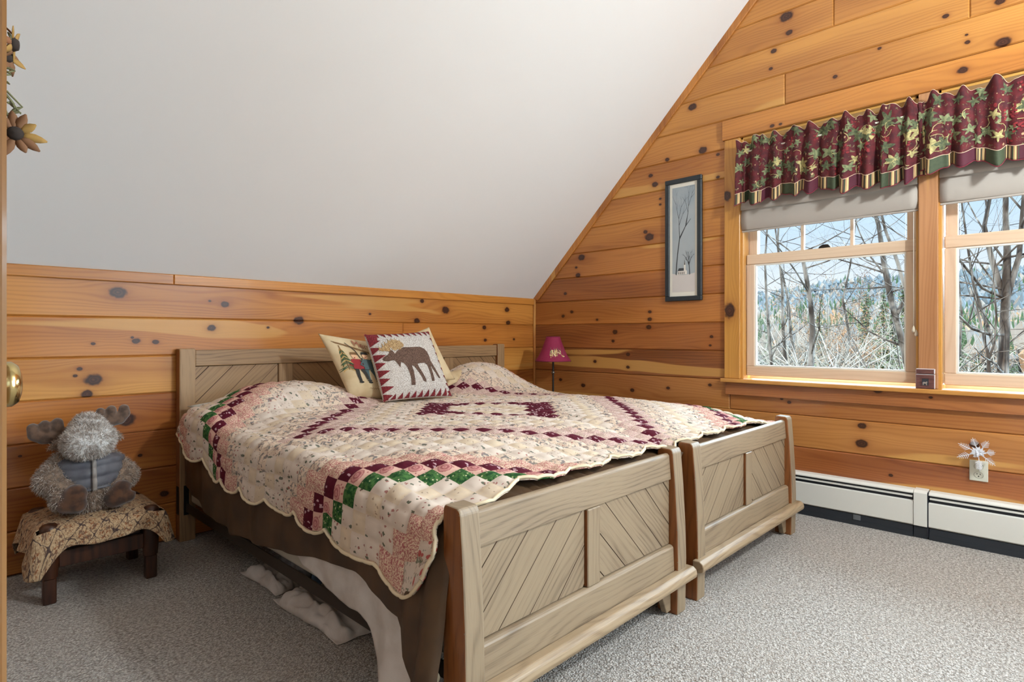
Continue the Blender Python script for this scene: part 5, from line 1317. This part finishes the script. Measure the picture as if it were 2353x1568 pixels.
for k in range(9000):
    x = 150*(4.7)**rd.random(); y = x*rd.uniform(-.15, .62); g = ground_z(x, y); h = rd.uniform(7, 13); w = rd.uniform(2.0, 3.8)
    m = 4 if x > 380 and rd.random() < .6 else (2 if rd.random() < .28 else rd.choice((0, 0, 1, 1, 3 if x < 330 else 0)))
    if m == 2: w *= .6; vf.add([(x+w*cos(a), y+w*sin(a), g+.1*h) for a in (0, 1.57, 3.14, 4.71)]+[(x, y, g+h*1.15)], [[0, 1, 4], [1, 2, 4], [2, 3, 4], [3, 0, 4]], m)
    else: vf.add([(x+w*.4*cos(a), y+w*.4*sin(a), g) for a in (0, 1.57, 3.14, 4.71)]+[(x+w*cos(a+.5), y+w*sin(a+.5), g+h*rd.uniform(.45, .7)) for a in (0, 1.57, 3.14, 4.71)]+[(x+rd.gauss(0, .6), y+rd.gauss(0, .6), g+h)],
                 [[0, 1, 5, 4], [1, 2, 6, 5], [2, 3, 7, 6], [3, 0, 4, 7], [4, 5, 8], [5, 6, 8], [6, 7, 8], [7, 4, 8]], m)
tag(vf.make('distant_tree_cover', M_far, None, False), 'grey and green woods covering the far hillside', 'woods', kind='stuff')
def _bark(N):
    v = N.obj(); n = N.noise(N.scl(v, (14, 14, 3)), 1., 3.); k = N.noise(N.scl(v, (9, 9, 3)), 1., 3.)
    return {'Base Color': N.mix(N.mr(k, .4, .75), N.mix(N.mr(n, .3, .7), C(92, 86, 80), C(56, 51, 47)), C(150, 147, 140))}
M_bark = mat('tree_bark', rough=1., build=_bark, Specular_IOR_Level=0.); M_twig = mat('pale_twigs', C(166, 160, 148), .9); M_twig2 = mat('dark_twigs', C(70, 64, 58), .9)
def grow(vf, p, d, L, r, lev, rd, kids=(0, 3, 4, 5), leaves=None, up=.16):
    n = 5 if lev >= 2 else 4; pts = [p.copy()]; rs = [r]; d = d.normalized()
    for i in range(n):
        d = (d+Vector((rd.gauss(0, .13), rd.gauss(0, .13), rd.gauss(0, .10)+up*.35))).normalized(); p = p+d*(L/n); pts.append(p.copy()); rs.append(r*(1-.82*(i+1)/n))
    vf.tube(pts, rs, 5 if lev >= 3 else 3 if lev < 2 else 4, 0 if lev >= 2 else 1, False)
    if lev == 0:
        if leaves is not None: leaves += [(q, d) for q in pts[1:]]
        return
    for k in range(kids[lev]):
        t = rd.uniform(.25, 1.); q = pts[0].lerp(pts[-1], 0); i = min(n-1, int(t*n)); q = pts[i].lerp(pts[i+1], t*n-i)
        dd = (pts[i+1]-pts[i]).normalized(); s = dd.orthogonal().normalized(); s.rotate(Matrix.Rotation(rd.uniform(0, 6.28), 3, dd))
        grow(vf, q, dd*rd.uniform(.35, .9)+s*rd.uniform(.6, 1.), L*rd.uniform(.38, .65), rs[i]*rd.uniform(.45, .7), lev-1, rd, kids, leaves, up)
def px_tree(label, pts, X, rpx, seed, nb=9, forks=()):
    rd = random.Random(seed); W_ = [onx(u, v, X) for u, v in pts]; r = rpx*depth(W_[0])/FPX
    d = (W_[0]-W_[1]); d *= 1/abs(d.z) if abs(d.z) > 1e-3 else 1; g = ground_z(X, W_[0].y)
    base = W_[0]+Vector((d.x, d.y*.35, 0))*(W_[0].z-g); base.z = g-.1
    full = [base]+W_; top = W_[-1]+(W_[-1]-W_[-2])*1.5; full.append(top)
    for i in range(1, len(full)-1): full[i] = full[i]+Vector((rd.uniform(-.15, .15), 0, 0))
    vf = VF(); n = len(full); rs = [r*1.25*(1-.75*i/(n-1)) for i in range(n)]
    vf.tube(full, rs, 8, 0, False)
    for k in range(nb):
        i = rd.randrange(1, n-1); t = rd.random(); q = full[i].lerp(full[i+1], t); s = Vector((rd.gauss(0, .6), rd.gauss(0, 1), rd.uniform(-.1, .9))); grow(vf, q, s, rd.uniform(1.0, 2.2), rs[i]*.38, 2, rd, (0, 2, 3, 4))
    for f in forks:
        w = [onx(u, v, X) for u, v in f]; w.append(w[-1]+(w[-1]-w[-2])*1.5); m = len(w); vf.tube(w, [r*.72*(1-.7*i/(m-1)) for i in range(m)], 7, 0, False)
        for k in range(max(3, nb//2)):
            i = rd.randrange(0, m-1); q = w[i].lerp(w[i+1], rd.random()); grow(vf, q, Vector((rd.gauss(0, .6), rd.gauss(0, 1), rd.uniform(0, .9))), rd.uniform(.9, 1.8), r*.28, 2, rd, (0, 2, 3, 4))
    o = vf.make('bare_tree', [M_bark, M_twig2]); return tag(o, label, 'tree', 'bare trees outside the windows')
px_tree('straight dark bare tree left of centre in the window nearer the bed', [(1868, 850), (1862, 760), (1858, 690), (1850, 600), (1846, 520), (1838, 430)], 9, 6.5, 1, 12)
px_tree('forked leaning bare tree at the right of the window nearer the bed', [(2085, 850), (2062, 760), (2050, 680), (2035, 600), (2016, 520), (1998, 450)], 10, 8, 2, 10, [[(2062, 720), (2085, 680), (2062, 600), (2035, 530), (2020, 470)]])
px_tree('thick forked bare tree in the right window', [(2305, 870), (2308, 760), (2312, 680), (2314, 580), (2310, 490), (2314, 400)], 8, 10, 3, 12, [[(2312, 700), (2280, 600), (2262, 520), (2280, 430)], [(2312, 690), (2342, 590), (2350, 480)]])
px_tree('leaning bare tree left of the thick one in the right window', [(2318, 870), (2290, 800), (2262, 730), (2240, 660), (2225, 560)], 11, 5, 4, 8)
px_tree('slim bare tree at the left edge of the window nearer the bed', [(1772, 850), (1764, 770), (1758, 690), (1752, 600), (1760, 520)], 12, 4, 5, 9)
px_tree('slim bare tree second from the left in the window nearer the bed', [(1802, 850), (1796, 760), (1798, 660), (1790, 560), (1796, 500)], 13, 4, 6, 9)
px_tree('thin crooked bare tree third from the left in the window nearer the bed', [(1832, 850), (1820, 760), (1808, 680), (1795, 600)], 15, 4, 7, 8)
px_tree('thin bare tree at the centre of the window nearer the bed', [(1942, 850), (1948, 770), (1940, 690), (1952, 610)], 16, 3.5, 8, 9)
px_tree('small bare tree at the left edge of the right window', [(2196, 860), (2206, 800), (2212, 720), (2200, 640)], 10, 3.5, 9, 9)
px_tree('forked young bare tree low in the right window', [(2272, 860), (2272, 820), (2258, 770), (2246, 700)], 7.5, 4, 10, 7, [[(2272, 825), (2285, 790), (2290, 730), (2284, 650)]])
def proto(seed, h, kind):
    rd = random.Random(seed); vf = VF(); lv = [] if kind == 'beech' else None
    if kind == 'conifer':
        vf.tube([(0, 0, -.2), (0, 0, h)], [.16, .02], 6, 0, False)
        for k in range(420):
            t = rd.random()**.7; z = h*(.08+.92*t); R = h*.20*(1-t)*rd.uniform(.5, 1.1)+.1; a = rd.uniform(0, 6.28); w = .10+.16*(1-t); d = Vector((cos(a), sin(a), -.35)); s = Vector((-sin(a), cos(a), 0))
            p = Vector((0, 0, z)); vf.add([p, p+d*R*.6+s*w, p+d*R, p+d*R*.6-s*w], [[0, 1, 2, 3]], 2)
    else:
        grow(vf, Vector((0, 0, -.2)), Vector((rd.gauss(0, .06), rd.gauss(0, .06), 1)), h, h*.012, 3, rd, (0, 4, 5, 9) if kind != 'sapling' else (0, 5, 5, 8), lv, .3)
        if lv:
            for q, d in lv:
                for k in range(3):
                    p = q+Vector((rd.gauss(0, .12), rd.gauss(0, .12), rd.gauss(0, .10))); a = Vector((rd.gauss(0, 1), rd.gauss(0, 1), rd.gauss(0, 1))).normalized()*.05; b = a.orthogonal().normalized()*.03
                    vf.add([p-a, p+b, p+a, p-b], [[0, 1, 2, 3]], 2)
    return vf
M_needle = mat('conifer_needles', rough=.9, build=lambda N: {'Base Color': N.mix(N.noise(N.obj(), 3., 2.), C(62, 84, 48), C(98, 114, 64))}); M_orange = mat('dry_beech_leaves', rough=.9, build=lambda N: {'Base Color': N.mix(N.noise(N.obj(), 2., 2.), C(140, 98, 62), C(158, 118, 80))})
def scatter(nm, protos, spots, mats, label, group, cat='tree'):
    first = [None]*len(protos)
    for k, (x, y, s, rz) in enumerate(spots):
        i = k % len(protos)
        if first[i] is None: o = first[i] = protos[i].make(nm, mats, None, False)
        else: o = first[i].copy(); COL.objects.link(o)
        o.location = (x, y, ground_z(x, y)-.05); o.scale = (s, s, s); o.rotation_euler = (0, 0, rz); tag(o, label if isinstance(label, str) else label[k], cat, group)
rd = random.Random(21)
def spots(n, x0, x1, a0=.0, a1=.44, s0=.8, s1=1.2):
    L = []
    for k in range(n):
        x = lerp(x0, x1, ((k*.618) % 1)); L.append((x, x*lerp(a0, a1, (k*.7548+.1*rd.random()) % 1), rd.uniform(s0, s1), rd.uniform(0, 6.28)))
    return L
scatter('background_tree', [proto(30+i, 10.5, 'bare') for i in range(4)], spots(9, 30, 60, -.05, .50, .45, .75), [M_bark, M_twig2], 'leafless grey tree standing in the wood beyond the windows', 'leafless trees in the wood')
scatter('sapling_tree', [proto(50+i, 6.0, 'sapling') for i in range(4)], spots(30, 10, 24, -.03, .47, .50, .85), [M_twig, M_twig], 'pale bare sapling in the thicket outside the windows', 'bare saplings in the thicket')
def ang(u): return math.tan(CAM_YAW-math.atan((u-CX)/FPX))
scatter('beech_tree', [proto(70+i, 8.5, 'beech') for i in range(2)], [(x, x*ang(u), s, a) for x, u, s, a in ((26, 1915, .62, .3), (30, 1960, .66, 1.), (36, 1935, .8, 2.), (40, 2000, .8, 4.), (34, 2230, .62, 5.))], [M_bark, M_twig2, M_orange], ['nearest beech with dry orange leaves left of centre in the window nearer the bed', 'beech with dry orange leaves at the centre of the window nearer the bed', 'beech with dry orange leaves set back between the two nearest beeches', 'far beech with dry orange leaves right of centre in the window nearer the bed', 'beech with dry orange leaves in the right window'], 'orange beeches in the wood')
scatter('conifer_tree', [proto(80+i, 9, 'conifer') for i in range(2)], [(x, x*ang(u), s, a) for x, u, s, a in ((30, 2052, .80, .3), (36, 2030, .95, 1.), (44, 2075, 1.1, 2.), (60, 1990, 1.3, 4.), (55, 2200, 1.1, 5.), (70, 1880, 1.2, 2.), (48, 1765, .9, 1.))], [M_bark, M_bark, M_needle], ['nearest green conifer behind the forked tree in the window nearer the bed', 'green conifer just left of the nearest one behind the forked tree', 'green conifer at the right edge of the window nearer the bed', 'small far conifer right of centre in the window nearer the bed', 'green conifer at the left edge of the right window', 'far conifer beside the straight dark trunk in the window nearer the bed', 'green conifer at the left edge of the window nearer the bed'], 'conifers in the wood')
vf = VF(); rd = random.Random(77)
for k in range(1500):
    x = rd.uniform(9, 19); y = x*rd.uniform(-.05, .50); g = ground_z(x, y); p = Vector((x, y, rd.uniform(-2.2, .45))); d = Vector((rd.gauss(0, .6), rd.gauss(0, .8), rd.uniform(-.2, 1.))).normalized(); L = rd.uniform(.5, 1.5); q = Vector((rd.gauss(0, .2), rd.gauss(0, .2), rd.gauss(0, .2)))
    vf.tube([p, p+d*L*.5+q*.4, p+d*L+q], [.009, .006, .002], 3, rd.choice((0, 0, 1)), False)
tag(vf.make('undergrowth_bush', [M_twig, M_twig2], None, False), 'dense pale tangle of bare twigs low outside the windows', 'undergrowth', kind='stuff')
